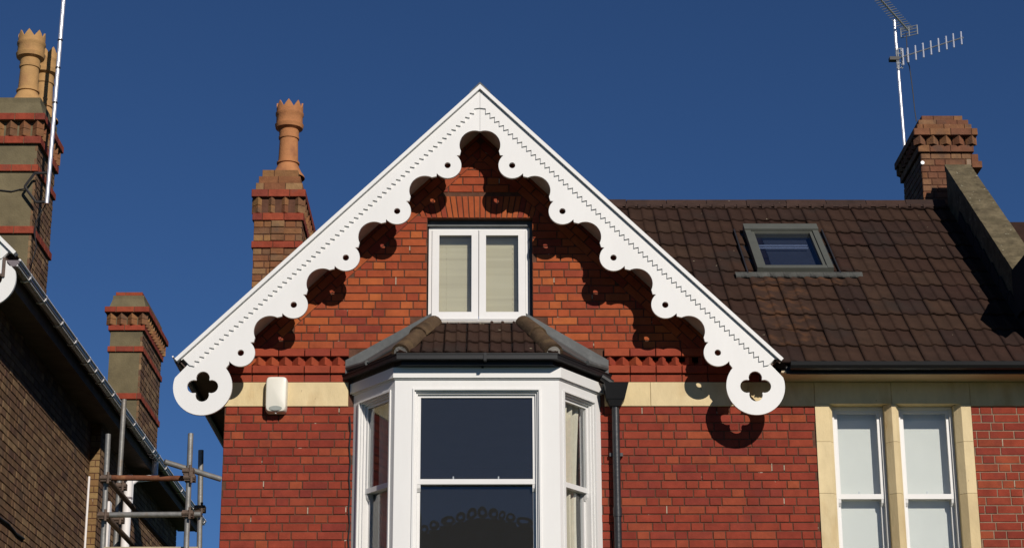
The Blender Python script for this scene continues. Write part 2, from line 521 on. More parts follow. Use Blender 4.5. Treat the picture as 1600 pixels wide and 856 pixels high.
# ------------------------------------------------------------------ the brick house
Y0 = 17.5                      # face of the front wall
YB = Y0 - 0.37                 # face of the bargeboards
XA, ZA, KS = -0.066, 8.916, 0.9745
TH = math.atan(KS); CT, ST = math.cos(TH), math.sin(TH)
CR = 0.0755                    # brick course
XL, XR = -2.358, 5.25
Z_BT, Z_BB = 6.19, 5.967       # stone band
ROOF_E, ROOF_R = (17.12, 6.262), (20.28, 8.90)   # main roof: eaves and ridge (Y, Z)
RS = math.atan2(ROOF_R[1] - ROOF_E[1], ROOF_R[0] - ROOF_E[0])
house = empty("brick_house", (1.2, 17.5, 0), "red brick villa with scalloped white bargeboards on its gable and a canted white bay window", "house")
FR = frame_front(Y0)

def zroof(x): return ZA - KS * abs(x - XA)
# openings (X0, X1, Z0, Z1)
GW = (P(667, 430, Y0).x, P(832, 430, Y0).x, P(750, 504, Y0).z, P(750, 341, Y0).z)
SX = [P(u, 750, Y0).x for u in (1279, 1307, 1390, 1412, 1500, 1525)]
SZ1 = P(1340, 631, Y0).z
SZ0 = 4.05
BX0, BX3 = -1.2, 1.02
BX1, BX2, YF = -0.805, 0.63, Y0 - 0.56
BO = (BX0 + .06, BX3 - .06, 3.4, 6.12)
W1 = (SX[1], SX[2], SZ0, SZ1); W2 = (SX[3], SX[4], SZ0, SZ1)

def rect(a0, a1, b0, b1): return [(a0, b0), (a1, b0), (a1, b1), (a0, b1)]
outer = [(XL, 0), (XR, 0), (XR, 6.2), (2.5, 6.2), (2.5, zroof(2.5) - .13), (XA, ZA - .14), (XL, zroof(XL) - .13)]
zs = [Z_BT + i * .0787 for i in range(5)]
sc_l = (XL, -1.25); sc_r = (1.06, 2.62)
grooves = [rect(sc_l[0] + .02, sc_l[1], zs[2], zs[3]), rect(sc_r[0], 2.4, zs[2], zs[3])]
wall = add("wall", plate([outer, rect(*GW), rect(*BO), rect(SX[0] + .002, SX[5] - .002, SZ0 - .1, SZ1 + .03)] + grooves, FR, -0.006, -0.3), MORT, house)
for g_ in grooves: add("mortar_bed", plate([g_], FR, -.05, -.07), MORT, wall)
add("side_wall", join([box(XL, XL + .28, Y0 + .3, 24, 0, 6.35), box(XR - .28, XR, Y0 + .3, 24, 0, 6.3), box(XL, XR, 24, 24.25, 0, 6.3)]), BRICKB, house)
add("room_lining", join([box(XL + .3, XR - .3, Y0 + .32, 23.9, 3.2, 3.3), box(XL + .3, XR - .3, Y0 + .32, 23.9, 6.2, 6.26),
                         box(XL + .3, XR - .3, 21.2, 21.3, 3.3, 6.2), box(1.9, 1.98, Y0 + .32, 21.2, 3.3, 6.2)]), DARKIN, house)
add("mortar_bed", plate([rect(SX[5] + .01, XR, 0, Z_BB)], FR, -0.0045, -0.02), MORTL, wall)

# rows of brick
rakeR = (0.698, 0.716, 0.698 * XA + 0.716 * (ZA - .0) - .375)         # a*x + b*z <= c on the right, mirrored on the left
rk = lambda s: (s * ST, CT, s * ST * XA + CT * ZA - .40)
low, gab = [], []
n_low = int(Z_BB / CR)
bay_hole = (BX0 + .02, BX3 - .02, 0, 6.2)
win_hole = (SX[0], SX[5], SZ0 - .2, 6.3)
low += courses(XL, XR, Z_BB - n_low * CR, n_low, CR, 11, 0, [bay_hole, win_hole])
polys_low = low
lay(polys_low, FR, BRICK, wall, "front", 190, seed=3)
# string course: plain, projecting, dogtooth, projecting plain
def cut_row(x0, x1, z0, z1, L, d, m, nm):
    x = x0
    while x < x1 - .03:
        e = min(x + L, x1)
        if e - x > .03: brick_obj(nm, rect(x + .004, e - .004, z0 + .004, z1 - .004), FR, d, -.03, m, wall, "string%.3f" % d)
        x = e
for (a, b) in (sc_l, sc_r):
    cut_row(a, b, zs[0], zs[1], .235, .004, BRICKP, "string_course_brick")
    cut_row(a, b, zs[1], zs[2], .235, .03, BRICKP, "string_course_brick")
    cut_row(a, b, zs[3], zs[4], .235, .03, BRICKP, "string_course_brick")
    x = a + .05
    tk = None
    while x < b - .05:                                               # bricks laid cornerwise: the dogtooth
        if tk is None:
            v, f = prism([V(-.0595, .034, 0), V(.0595, .034, 0), V(0, -.028, 0)], V(0, 0, zs[3] - zs[2] - .006))
            tk = mesh_of("dogtooth_brick", v, f, BRICKP)
        link("dogtooth_brick", tk, V(x, Y0, zs[2] + .003), wall)
        x += .12
gcl = [rk(1), rk(-1)]
arch_hole = (GW[0] - .06, GW[1] + .06, GW[3], GW[3] + .222)
rows = int((ZA - zs[4]) / CR)
g1 = courses(XL, 2.6, zs[4], rows, CR, 23, 1, [(GW[0], GW[1], GW[2] - .05, GW[3]), arch_hole, (-.7, .55, 6.3, GW[2] + .02)], gcl)
lay(g1, FR, BRICKO, wall, "front", 170, seed=5)
# lime washed out of the upright joints here and there
rl = random.Random(12)
for polys, pr in ((polys_low, .05), (g1, .015)):
    lm = []
    for p in polys:
        if len(p) == 4 and rl.random() < pr and p[0][1] > 4.5:
            x = max(q[0] for q in p) + .005 + rl.uniform(-.001, .001); zb_, zt_ = min(q[1] for q in p), max(q[1] for q in p)
            if any(abs(x - q) < .05 for q in (XR, SX[0], BX0, BX3, GW[0])): continue
            h0 = zb_ + rl.uniform(0, .03); h1 = zt_ + rl.uniform(-.02, .01)
            lm.append(box(x - .0045, x + .0045, Y0 - .0025, Y0 + .004, h0, h1))
    add("lime_streaks", join(lm), LIME, wall, kind='stuff')
# raking courses laid along the slope
for sgn in (1, -1):
    def fr_r(a, b, d, s=sgn): return V(XA + s * (a * CT - b * ST), Y0 - d, ZA - a * ST - b * CT)
    for r in range(3):
        t1 = .395 - r * CR
        x = .2 + .1 * (r % 2)
        while x < 3.3:
            e = x + (.215 if r % 2 == 0 else .16)
            pl = [(x, t1 - CR + .01), (e, t1 - CR + .01), (e, t1), (x, t1)]
            pw = [fr_r(a, b, 0) for a, b in pl]
            q = [(p.x, p.z) for p in pw]
            q = clip(q, -sgn, 0, -sgn * (XA + .004 * sgn)) if True else q
            if len(q) >= 3 and area(q) > .002: brick_obj("raking_brick", q, FR, .001, -.03, BRICKO, wall, "rake")
            x = e + .01
# flat arch of soldier bricks over the gable window
na = 22
aw = (arch_hole[1] - arch_hole[0]) / na
cxa = (GW[0] + GW[1]) / 2
for i in range(na):
    b0, b1 = arch_hole[0] + i * aw, arch_hole[0] + (i + 1) * aw
    fan = lambda x: x + (x - cxa) * .13
    q = [(b0 + .0045, GW[3] + .004), (b1 - .0045, GW[3] + .004), (fan(b1) - .0045, GW[3] + .215), (fan(b0) + .0045, GW[3] + .215)]
    for cl in gcl: q = clip(q, *cl)
    if len(q) >= 3: brick_obj("arch_brick", q, FR, .003, -.03, BRICKO, wall, "arch")
# stone band
xb = [XL - .004, -1.905 + .02, -1.25]
for a, b in zip(xb[:-1], xb[1:]): add("stone_block", brick_solid(rect(a + .0012, b - .0012, Z_BB, Z_BT), FR, .012, -.03, .004), STONE, wall)
xb = [1.06, 1.475, 2.36, SX[0] + .0, SX[2] + .06, SX[5], XR]
for i, (a, b) in enumerate(zip(xb[:-1], xb[1:])):
    add("stone_block", brick_solid(rect(a + .0012, b - .0012, Z_BB + (.0 if i not in (3, 4) else SZ1 - Z_BB), Z_BT), FR, .012, -.03, .004), STONE, wall)

# stone window surround
sur = add("stone_surround", join([box(SX[0], SX[1] - .03, Y0 + .02, Y0 + .26, SZ0, SZ1 + .02)]), STONE, house)
def jamb(x0, x1, cl, cr_, nm):
    z = SZ0
    hs = [.62, .5, .47, .6]
    k = 0
    while z < SZ1 - .01:
        h = min(hs[k % 4], SZ1 - z); k += 1
        # chamfered reveal
        p = [V(x0, Y0 + .26, 0), V(x0, Y0 - .012 + (.06 if cl else 0), 0)]
        if cl: p.append(V(x0 + .055, Y0 - .012, 0))
        if cr_: p.append(V(x1 - .035, Y0 - .012, 0))
        p += [V(x1, Y0 - .012 + (.05 if cr_ else 0), 0), V(x1, Y0 + .26, 0)]
        add(nm, prism([q + V(0, 0, z + .0015) for q in p], V(0, 0, h - .003)), STONE, sur)
        z += h
jamb(SX[0], SX[1], False, True, "jamb_stone")
jamb(SX[2], SX[3], True, True, "mullion_stone")
jamb(SX[4], SX[5], True, False, "jamb_stone")
for x0, x1 in ((SX[1], SX[2]), (SX[3], SX[4])):
    add("lintel_stone", prism([V(x0, Y0 + .26, SZ1 + .003), V(x0, Y0 + .033, SZ1 + .003), V(x0, Y0 - .008, SZ1 + .034), V(x0, Y0 + .26, SZ1 + .034)][::1], V(x1 - x0, 0, 0)), STONE, sur)
add("sill_stone", box(SX[0], SX[5], Y0 - .06, Y0 + .26, SZ0 - .16, SZ0 - .002), STONE, sur)

def fbox(fr, a0, a1, b0, b1, d0, d1):
    return hexa([fr(a0, b0, d0), fr(a1, b0, d0), fr(a1, b1, d0), fr(a0, b1, d0)], [fr(a0, b0, d1), fr(a1, b0, d1), fr(a1, b1, d1), fr(a0, b1, d1)])
def ring(fr, a0, a1, b0, b1, wl, wr, wb, wt, d0, d1):
    return join([fbox(fr, a0, a0 + wl, b0, b1, d0, d1), fbox(fr, a1 - wr, a1, b0, b1, d0, d1),
                 fbox(fr, a0 + wl, a1 - wr, b0, b0 + wb, d0, d1), fbox(fr, a0 + wl, a1 - wr, b1 - wt, b1, d0, d1)])

def sash_window(name, fr, a0, a1, b0, b1, bm, d, parent, st=.034, horns=True, catch=True, fw_=.03):
    """box frame with two sliding sashes; d = depth of the frame face; returns the frame (a part)"""
    f = add(name, ring(fr, a0, a1, b0, b1, fw_, fw_, .06, fw_, d, d - .11), WHITEB, parent)
    u = add("upper_sash", ring(fr, a0 + fw_, a1 - fw_, bm - .022, b1 - fw_, st, st, .045, st, d - .022, d - .055), WHITEB, f)
    lo = add("lower_sash", ring(fr, a0 + fw_, a1 - fw_, b0 + .06, bm + .024, st, st, .08, .045, d - .06, d - .095), WHITEB, f)
    add("pane", fbox(fr, a0 + fw_ + st, a1 - fw_ - st, bm + .023, b1 - fw_ - st, d - .036, d - .040), GLASS, f)
    add("pane", fbox(fr, a0 + fw_ + st, a1 - fw_ - st, b0 + .14, bm - .021, d - .076, d - .080), GLASS, f)
    if horns:
        for aa in (a0 + fw_, a1 - fw_ - .03):
            pl = [fr(aa, bm - .023, d - .024), fr(aa, bm - .023, d - .053), fr(aa, bm - .085, d - .053), fr(aa, bm - .055, d - .03)]
            add("sash_horn", prism(pl, fr(aa + .03, 0, 0) - fr(aa, 0, 0)), WHITEB, f)
    if catch:
        for k in ((.31, .68) if a1 - a0 > 1 else (.48,)):
            aa = a0 + (a1 - a0) * k
            add("sash_catch", join([fbox(fr, aa - .03, aa + .03, bm + .024, bm + .03, d - .06, d - .08), fbox(fr, aa - .006, aa + .006, bm + .03, bm + .055, d - .064, d - .074)]), ALUG, f)
    return f

for (x0, x1, z0, z1) in (W1, W2):
    f = sash_window("sash_window", FR, x0 + .002, x1 - .002, z0, z1 - .0, P(1345, 776, Y0 + .15).z, -.105, house, st=.03, fw_=.025)
    add("roller_blind", fbox(FR, x0 + .03, x1 - .03, z0 + .05, z1 - .03, -.236, -.24), BLIND, f)

# casement window in the gable
gf = (GW[0] + .012, GW[1] - .03, GW[2] + .015, GW[3] - .055)
gw = add("gable_window", ring(FR, gf[0], gf[1], gf[2], gf[3], .03, .03, .05, .03, -.1, -.2), WHITEB, house)
add("reveal_shade", join([box(GW[1] - .03, GW[1] - .001, Y0 + .07, Y0 + .22, GW[2], GW[3] - .055), box(GW[0] + .001, GW[1] - .001, Y0 + .07, Y0 + .22, GW[3] - .055, GW[3] - .001)]), LEAD, gw)  # dark strips at top and right, reveal shadow put into their colour
add("window_sill", join([fbox(FR, GW[0], GW[1], GW[2] - .02, GW[2] + .013, .0, -.2)]), WHITEB, gw)
mx = (gf[0] + gf[1]) / 2
for a0, a1, wl, wr in ((gf[0] + .032, mx - .003, .066, .064), (mx + .003, gf[1] - .032, .064, .066)):
    sash = add("casement", ring(FR, a0, a1, gf[2] + .045, gf[3] - .032, wl, wr, .07, .05, -.088, -.14), WHITEB, gw)
    add("pane", fbox(FR, a0 + wl - .002, a1 - wr + .002, gf[2] + .113, gf[3] - .08, -.115, -.119), GLASS, gw)
    sl_ = []
    z = gf[2] + .1
    while z < gf[3] - .05:
        sl_.append(hexa([FR(a0 + .045, z, -.195), FR(a1 - .045, z, -.195), FR(a1 - .045, z + .0255, -.185), FR(a0 + .045, z + .0255, -.185)],
                        [FR(a0 + .045, z, -.197), FR(a1 - .045, z, -.197), FR(a1 - .045, z + .0255, -.187), FR(a0 + .045, z + .0255, -.187)]))
        z += .0245
    add("blind_slats", join(sl_), BLINDV, gw, kind='stuff')
    ca = a0 + .135 if a0 < 0 - .1 and a0 < mx - .1 else a1 - .115
    cx_ = [tube(FR(ca, z_, -.182), FR(ca, z_ + .014, -.182), .0028, 5) for z_ in [gf[2] + .12 + .049 * i for i in range(int((gf[3] - gf[2] - .25) / .049))]]
    add("blind_cord", join(cx_), BLINDV, gw, kind='stuff')

# ------------------------------------------------------------------ bay window
BP = [V(BX0, Y0, 0), V(BX1, YF, 0), V(BX2, YF, 0), V(BX3, Y0, 0)]
def facet(i):
    a, b = BP[i], BP[i + 1]
    ah = (b - a).normalized()
    n = V(ah.y, -ah.x, 0)
    return (lambda s, z, d: V(a.x + ah.x * s + n.x * d, a.y + ah.y * s + n.y * d, z)), (b - a).length
def offs(o, z):
    """bay outline pushed out by o, cut off at the wall"""
    out = []
    L = []
    for i in range(3):
        a, b = BP[i], BP[i + 1]
        ah = (b - a).normalized(); n = V(ah.y, -ah.x, 0)
        L.append((a + n * o, ah))
    def meet(p, d, q, e):
        k = d.x * e.y - d.y * e.x
        t = ((q.x - p.x) * e.y - (q.y - p.y) * e.x) / k
        return p + d * t
    if o > .08:                                                       # the eaves are narrower at the sides
        L = []
        for i, oo in enumerate((o - .092, o, o - .092)):
            a, b = BP[i], BP[i + 1]
            ah = (b - a).normalized(); n = V(ah.y, -ah.x, 0)
            L.append((a + n * oo, ah))
    wl = (V(0, Y0 - .001, 0), V(1, 0, 0))
    pts = [meet(*L[0], *wl), meet(*L[0], *L[1]), meet(*L[1], *L[2]), meet(*L[2], *wl)]
    return [V(p.x, p.y, z) for p in pts]
def band(o0, o1, z0, z1):
    """mitred strip round the bay between offsets o0 (inner) and o1 (outer)"""
    a0, a1, b0, b1 = offs(o0, z0), offs(o1, z0), offs(o0, z1), offs(o1, z1)
    return join([hexa([a1[i], a1[i + 1], b1[i + 1], b1[i]], [a0[i], a0[i + 1], b0[i + 1], b0[i]]) for i in range(3)])
zc0, zc1, zc2 = P(745, 605, YF).z, P(745, 591, YF).z, P(745, 575, YF).z
zh = P(745, 609, YF).z             # head of the window boxes
zm = P(745, 750, YF).z
zb = 3.75
f1, L1 = facet(1)
f0, L0 = facet(0)
f2, L2 = facet(2)
wf = (P(646, 740, YF).x - BX1, P(843, 740, YF).x - BX1)
cas = [fbox(f1, 0, wf[0], zb - .3, zh, 0, -.12), fbox(f1, wf[1], L1, zb - .3, zh, 0, -.12), fbox(f1, 0, L1, zh, zc1, 0, -.12), fbox(f1, wf[0], wf[1], zb - .3, zb, 0, -.12)]
sidew = (.105, L0 - .075)
for fr, L, a0, a1 in ((f0, L0, .105, L0 - .075), (f2, L2, .075, L2 - .105)):
    cas += [fbox(fr, 0, a0, zb - .3, zh, 0, -.12), fbox(fr, a1, L, zb - .3, zh, 0, -.12), fbox(fr, 0, L, zh, zc1, 0, -.12), fbox(fr, a0, a1, zb - .3, zb, 0, -.12)]
bay = add("bay_window", join(cas), WHITE, house)
add("cornice", band(-.06, .03, zc1, zc2), WHITE, bay)
add("cornice_moulding", band(-.06, .012, zc1 - .012, zc1 - .001), WHITE, bay)
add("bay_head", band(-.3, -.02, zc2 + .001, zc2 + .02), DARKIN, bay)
add("bay_sill", band(-.1, .06, zb - .06, zb - .002), WHITE, bay)
add("bay_base", band(-.2, -.005, 0, zb - .31), BRICK, bay)
for fr, L, a0, a1, big in ((f1, L1, wf[0], wf[1], True), (f0, L0, .105, L0 - .075, False), (f2, L2, .075, L2 - .105, False)):
    # stepped architrave moulding, then the sashes set back behind it
    add("architrave", join([ring(fr, a0 - .014, a1 + .014, zb, zh + .014, .016, .016, .02, .016, .012, -.02), ring(fr, a0, a1, zb, zh, .014, .014, .02, .014, -.008, -.05)]), WHITE, bay)
    f = sash_window("bay_sash", fr, a0 + .014, a1 - .014, zb, zh - .014, zm, -.03, bay, st=.026, fw_=.016, catch=big)
# bay roof
YE = -.13
oe = .13
ze = P(745, 553, YF - oe).z
zt = P(745, 507, Y0).z
E = offs(oe, ze)
EL, ER = E[1], E[2]
RL, RRt = V(P(678, 503, Y0).x, Y0 - .02, zt), V(P(818, 503, Y0).x, Y0 - .02, zt)
broof = add("bay_roof", join([prism([EL, ER, RRt, RL], V(0, 0, -.05)), prism([E[0], EL, RL], V(0, 0, -.05)), prism([ER, E[3], RRt], V(0, 0, -.05))]), DARKW, house)

def tile_mesh(w_, L, mods, amp, thick, m, name="roof_tile", lift=.024):
    prof = [(0, .1), (.06, .75), (.16, 1.0), (.3, .8), (.46, .28), (.62, .03), (.84, 0), (.985, .06)]
    xs = []
    for k in range(mods):
        xs += [((k + p) / mods * w_, amp * z) for p, z in prof]
    xs.append((w_ - .002, amp * .1))
    n = len(xs)
    v = [V(x, 0, z + lift) for x, z in xs] + [V(x, L, z + .002) for x, z in xs] + [V(x, .0, z * .75 + lift - thick) for x, z in xs]
    f = [(i, i + 1, i + 1 + n, i + n) for i in range(n - 1)] + [(i + 2 * n, i + 1 + 2 * n, i + 1, i) for i in range(n - 1)]
    v += [V(xs[0][0], L, -.01), V(xs[-1][0], L, -.01)]
    f += [(0, n, 3 * n, 2 * n), (n - 1, 3 * n - 1, 3 * n + 1, 2 * n - 1)]
    me = mesh_of(name, v, f, m)
    for p in me.polygons[:n - 1]: p.use_smooth = True
    return me

# tiles of the bay roof
slope_v = (V((RL.x + RRt.x) / 2, RL.y, zt) - V((EL.x + ER.x) / 2, EL.y, ze))
sl_len = slope_v.length
b_ang = math.atan2(slope_v.z, slope_v.y)
bt = tile_mesh(.196, sl_len / 3 + .03, 2, .014, .014, TILE, lift=.018)
n_c = 8
x_mid = (RL.x + RRt.x) / 2
for r in range(3):
    for c in range(-4, 5):
        x = x_mid + (c - .5) * .2
        k = (r + .6) / 3
        lo_, hi_ = EL.x + (RL.x - EL.x) * k, ER.x + (RRt.x - ER.x) * k
        if x + .1 < lo_ or x + .1 > hi_: continue
        p = V(x, EL.y, ze) + V(0, slope_v.y, slope_v.z) * (r / 3)
        link("roof_tile", bt, p + V(0, 0, .004), broof, (b_ang + random.uniform(-.02, .02), 0, random.uniform(-.01, .01)))
def hip(a, b, r):
    a, b = Vector(a), Vector(b)
    ax = (b - a).normalized(); side = ax.cross(V(0, 0, 1)).normalized(); n = side.cross(ax)
    m = 9
    v = []
    for p, rr in ((a, r * 1.12), (b, r)):
        for k in range(m): v.append(p + side * (rr * math.cos(math.pi * k / (m - 1))) + n * (rr * math.sin(math.pi * k / (m - 1)) - r * .35))
    for p, rr in ((a, r * .82), (b, r * .75)):
        for k in range(m): v.append(p + side * (rr * math.cos(math.pi * k / (m - 1))) + n * (rr * math.sin(math.pi * k / (m - 1)) - r * .35))
    f = []
    for k in range(m - 1):
        f += [(k, k + m, k + m + 1, k + 1), (k + 2 * m, k + 1 + 2 * m, k + 1, k), (k + m, k + 3 * m, k + 1 + 3 * m, k + 1 + m), (k + 2 * m, k + 3 * m, k + 3 * m + 1, k + 2 * m + 1)]
    v2, f2 = prism([a + side * (r * .8 * math.cos(math.pi * k / 6)) + n * (r * .8 * math.sin(math.pi * k / 6) - r * .35) for k in range(7)], ax * .03)
    return (v, f), (v2, f2)
for e, r_ in ((EL, RL), (ER, RRt)):
    d = r_ - e
    A = e + d * .0 + V(0, 0, .035)
    M_ = e + d * .52 + V(0, 0, .04)
    B = e + d * 1.0 + V(0, 0, .03)
    for a, b in ((A, M_), (M_ - d * .02 + V(0, 0, .012), B)):
        h, plug = hip(a, b, .078)
        ho = add("hip_tile", h, HIPT, broof, smooth=True)
    h, plug = hip(A, M_, .078)
    add("mortar_plug", plug, LEADL, ho)
# lead on the side slopes and up the wall
for e0, e1, r_, sg in ((E[0], EL, RL, -1), (E[3], ER, RRt, 1)):
    up_n = (e1 - e0).cross(r_ - e0).normalized()
    if up_n.z < 0: up_n = -up_n
    q = [e0 + up_n * .03, e0 + (e1 - e0) * .42 + up_n * .03, e1 + (r_ - e1) * .35 + up_n * .035, r_ + up_n * .03]
    ld = add("lead_flashing", prism(q, up_n * .012), LEAD, broof)
    dv = V(0, 0, .105)
    e0b = e0 + V(-sg * -.005, 0, 0)
    u_ = [e0b + V(sg * .03, -.02, -.02), r_ + V(sg * .02, -.02, .0), r_ + V(sg * .02, -.02, .095), e0b + V(sg * .03, -.02, .125)]
    add("lead_upstand", prism([p + V(0, .018, 0) for p in u_], V(0, -.03, 0)), LEAD, broof)
    # folded lead end
    add("lead_roll", tube(e0 + V(sg * .02, -.01, .05), e0 + (e1 - e0) * .4 + up_n * .035, .026, 8), LEAD, broof, smooth=True)
    # row of tiles under the lead
    dn = (e1 - e0)
    add("side_tile", prism([e0 + dn * .3 + up_n * .004, e1 + up_n * .004, e1 + (r_ - e1) * .3 + up_n * .004, e0 + dn * .3 + (r_ - e0) * .2 + up_n * .004], up_n * .026), TILE, broof)
add("mortar_fillet", prism([V(RL.x - .02, Y0 - .002, zt + .035), V(RL.x - .02, Y0 - .05, zt + .002), V(RL.x - .02, Y0 - .002, zt - .02)], V(RRt.x - RL.x + .04, 0, 0)), LEADL, broof)
# gutter and fascia of the bay
bg_ = add("bay_gutter", band(oe - .02, oe + .05, ze - .055, ze - .006), BLACK, house)
add("gutter_lip", band(oe + .05, oe + .056, ze - .016, ze - .005), BLACK, bg_)
add("fascia", band(.02, oe - .022, zc2 + .002, ze - .02), BLACK, bg_)
add("gutter_bracket", join([box(-.03, -.005, YF - oe - .058, YF - oe + .02, ze - .07, ze - .002), box(-.05, -.03, YF - .06, YF - .04, zc2 - .01, ze - .05)]), BLACK, bg_)

# ------------------------------------------------------------------ gable roof and main roof
def slope_slab(sgn, s1, t0, t1, ya, yb):
    pts = [(0, t0), (s1, t0), (s1, t1), (0, t1)]
    q = [V(XA + sgn * max(a * CT - b * ST, 0), ya, ZA - (a * ST + b * CT) if a * CT - b * ST > 0 else ZA - b / CT) for a, b in pts]
    return prism(q, V(0, yb - ya, 0))
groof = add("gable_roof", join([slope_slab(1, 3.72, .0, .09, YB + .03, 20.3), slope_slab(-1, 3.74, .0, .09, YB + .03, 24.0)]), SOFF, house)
gt = tile_mesh(.27, .36, 2, .022, .014, TILE)
for sgn, ye in ((1, 20.1), (-1, 20.1)):
    parts = []
    for r in range(11):
        for c in range(11):
            mv = [v.co for v in gt.vertices]
            s_ = 3.74 - r * .338
            y_ = YB + .06 + c * .268
            ax = V(0, sgn, 0); upv = V(-sgn * CT, 0, ST); nn = V(sgn * ST, 0, CT)
            o_ = V(XA + sgn * s_ * CT, y_ if sgn > 0 else y_ + .268, ZA - s_ * ST)
            parts.append(([o_ + ax * p.x + upv * p.y + nn * (p.z + .001) for p in mv], [tuple(p.vertices) for p in gt.polygons]))
    add("roof_tiles", join(parts), TILE, groof, kind='stuff')
for sgn in (1, -1):
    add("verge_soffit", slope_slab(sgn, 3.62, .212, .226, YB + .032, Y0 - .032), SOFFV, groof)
add("ridge_tile", prism([V(XA - .12, YB + .05, ZA - .06), V(XA, YB + .05, ZA + .05), V(XA + .12, YB + .05, ZA - .06)], V(0, 3.1, 0)), RIDGE, groof)

nE = V(0, -math.sin(RS), math.cos(RS))
uE = V(0, math.cos(RS), math.sin(RS))
RL_ = math.hypot(ROOF_R[0] - ROOF_E[0], ROOF_R[1] - ROOF_E[1])
XP = 4.965                         # left face of the party parapet
def rp(x, s, h=0): return V(x, ROOF_E[0], ROOF_E[1]) + uE * s + nE * h
roof = add("roof", prism([rp(2.70, 0, -.035), rp(XP + .1, 0, -.035), rp(XP + .1, RL_, -.035), rp(XA + .05, RL_, -.035)], nE * -.07), DARKW, house)
TW = .266
rt_mesh = [tile_mesh(TW, RL_ / 11.5 + .03, 2, a, .012, TILE, lift=.02) for a in (.014, .016)]
rust_mesh = tile_mesh(TW, RL_ / 11.5 + .03, 2, .015, .012, TILER, lift=.02)
top_mesh = tile_mesh(TW, RL_ / 11.5 * .45, 2, .015, .012, TILE, lift=.02)
GA = RL_ / 11.5
# roof window corners on the slope
def onroof(u, v, h=0.0):
    d = fw + rt * ((u - U0) / F_PX) - up * ((v - V0) / F_PX)
    o = rp(0, 0, h)
    t = (o - CAM).dot(nE) / d.dot(nE)
    p = CAM + d * t
    return p.x, (p - o).dot(uE)
kx0, ks1 = onroof(1164, 354, .08); kx1, _ = onroof(1277, 352, .08); _, ks0 = onroof(1240, 419, .08)
kxa, _ = onroof(1181, 419, .08); kxb, _ = onroof(1299, 417, .08)
kx0, kx1 = (kx0 + kxa) / 2, (kx1 + kxb) / 2
rnd = random.Random(4)
for r in range(12):
    for c in range(20):
        x = XP - .004 - (c + 1) * TW
        s_ = r * GA
        zc_ = (rp(0, s_ + GA * .5)).z
        vx = XA + (ZA + .05 - zc_) / KS
        if x + TW < vx or (r == 11 and s_ + .1 > RL_): continue
        if x > kx0 - .02 and x + TW < kx1 + .02 and s_ > ks0 - .03 and s_ + GA < ks1 + .03: continue
        me = top_mesh if r == 11 else rt_mesh[rnd.randrange(2)]
        if kx0 - .1 < x < kx0 + .35 and ks0 - 5 * GA < s_ < ks0 - .1 or kx0 - .05 < x < kx1 and ks0 - GA - .12 < s_ < ks0: me = rust_mesh
        link("roof_tile", me, rp(x, s_, rnd.uniform(-.002, .002)), roof, (RS + rnd.uniform(-.012, .012), rnd.uniform(-.009, .009), rnd.uniform(-.009, .009)))
x = XP - .03
while x > 1.1:                      # ridge tiles
    a = x - .43
    pr = [V(x, ROOF_R[0] - .14, ROOF_R[1] - .075), V(x, ROOF_R[0] - .05, ROOF_R[1] + .035), V(x, ROOF_R[0] + .05, ROOF_R[1] + .035), V(x, ROOF_R[0] + .14, ROOF_R[1] - .075)]
    add("ridge_tile", prism([p + V(0, 0, rnd.uniform(-.004, .004)) for p in pr], V(-.424, 0, 0)), RIDGE, roof)
    x = a
mb = []
x = XP - .05
while x > 1.3:
    mb.append(hexa([rp(x, RL_ - .17, .02), rp(x, RL_ - .12, .02), rp(x - .1, RL_ - .12, .02), rp(x - .1, RL_ - .175, .02)], [rp(x, RL_ - .16, .045), rp(x, RL_ - .12, .05), rp(x - .1, RL_ - .12, .05), rp(x - .1, RL_ - .165, .04)]))
    x -= .133 if rnd.random() < .8 else .27
add("ridge_mortar", join(mb), RIDGE, roof, kind='stuff')
add("back_slope", prism([V(XA, ROOF_R[0], ROOF_R[1] - .05), V(XR, ROOF_R[0], ROOF_R[1] - .05), V(XR, 24.1, 6.2), V(XA, 24.1, 6.2)], V(0, 0, -.08)), DARKW, roof)

# eaves of the main roof
eg = []
for k in range(7):
    a = math.pi + math.pi * k / 6
    eg.append(V(2.69, 17.1 + .052 * math.cos(a), ROOF_E[1] + .004 + .066 * math.sin(a)))
gut = add("gutter", prism(eg, V(XR - 2.69, 0, 0)), BLACK, house)
add("fascia", box(2.66, XR, 17.154, 17.166, 6.18, 6.245), BLACK, gut)
add("soffit", box(2.62, XR, 17.168, Y0 + .0, 6.192, 6.21), SOFFL, gut)

# roof window
def rb(x0, x1, s0, s1, h0, h1):
    return hexa([rp(x0, s0, h0), rp(x1, s0, h0), rp(x1, s1, h0), rp(x0, s1, h0)], [rp(x0, s0, h1), rp(x1, s0, h1), rp(x1, s1, h1), rp(x0, s1, h1)])
kf = .058
sky_w = add("skylight", join([rb(kx0, kx0 + kf, ks0, ks1, -.03, .09), rb(kx1 - kf, kx1, ks0, ks1, -.03, .09), rb(kx0 + kf, kx1 - kf, ks0, ks0 + .07, -.03, .085), rb(kx0 - .005, kx1 + .005, ks1 - .13, ks1 + .02, -.03, .105)]), SKYF, house)
add("sash_bar", join([rb(kx0 + kf + .003, kx0 + kf + .034, ks0 + .075, ks1 - .135, .0, .075), rb(kx1 - kf - .034, kx1 - kf - .003, ks0 + .075, ks1 - .135, .0, .075), rb(kx0 + kf + .034, kx1 - kf - .034, ks0 + .075, ks0 + .105, .0, .072), rb(kx0 + kf + .034, kx1 - kf - .034, ks1 - .155, ks1 - .135, .0, .072)]), SKYF, sky_w)
add("pane", rb(kx0 + kf + .03, kx1 - kf - .03, ks0 + .1, ks1 - .155, .05, .056), GLASSC, sky_w)
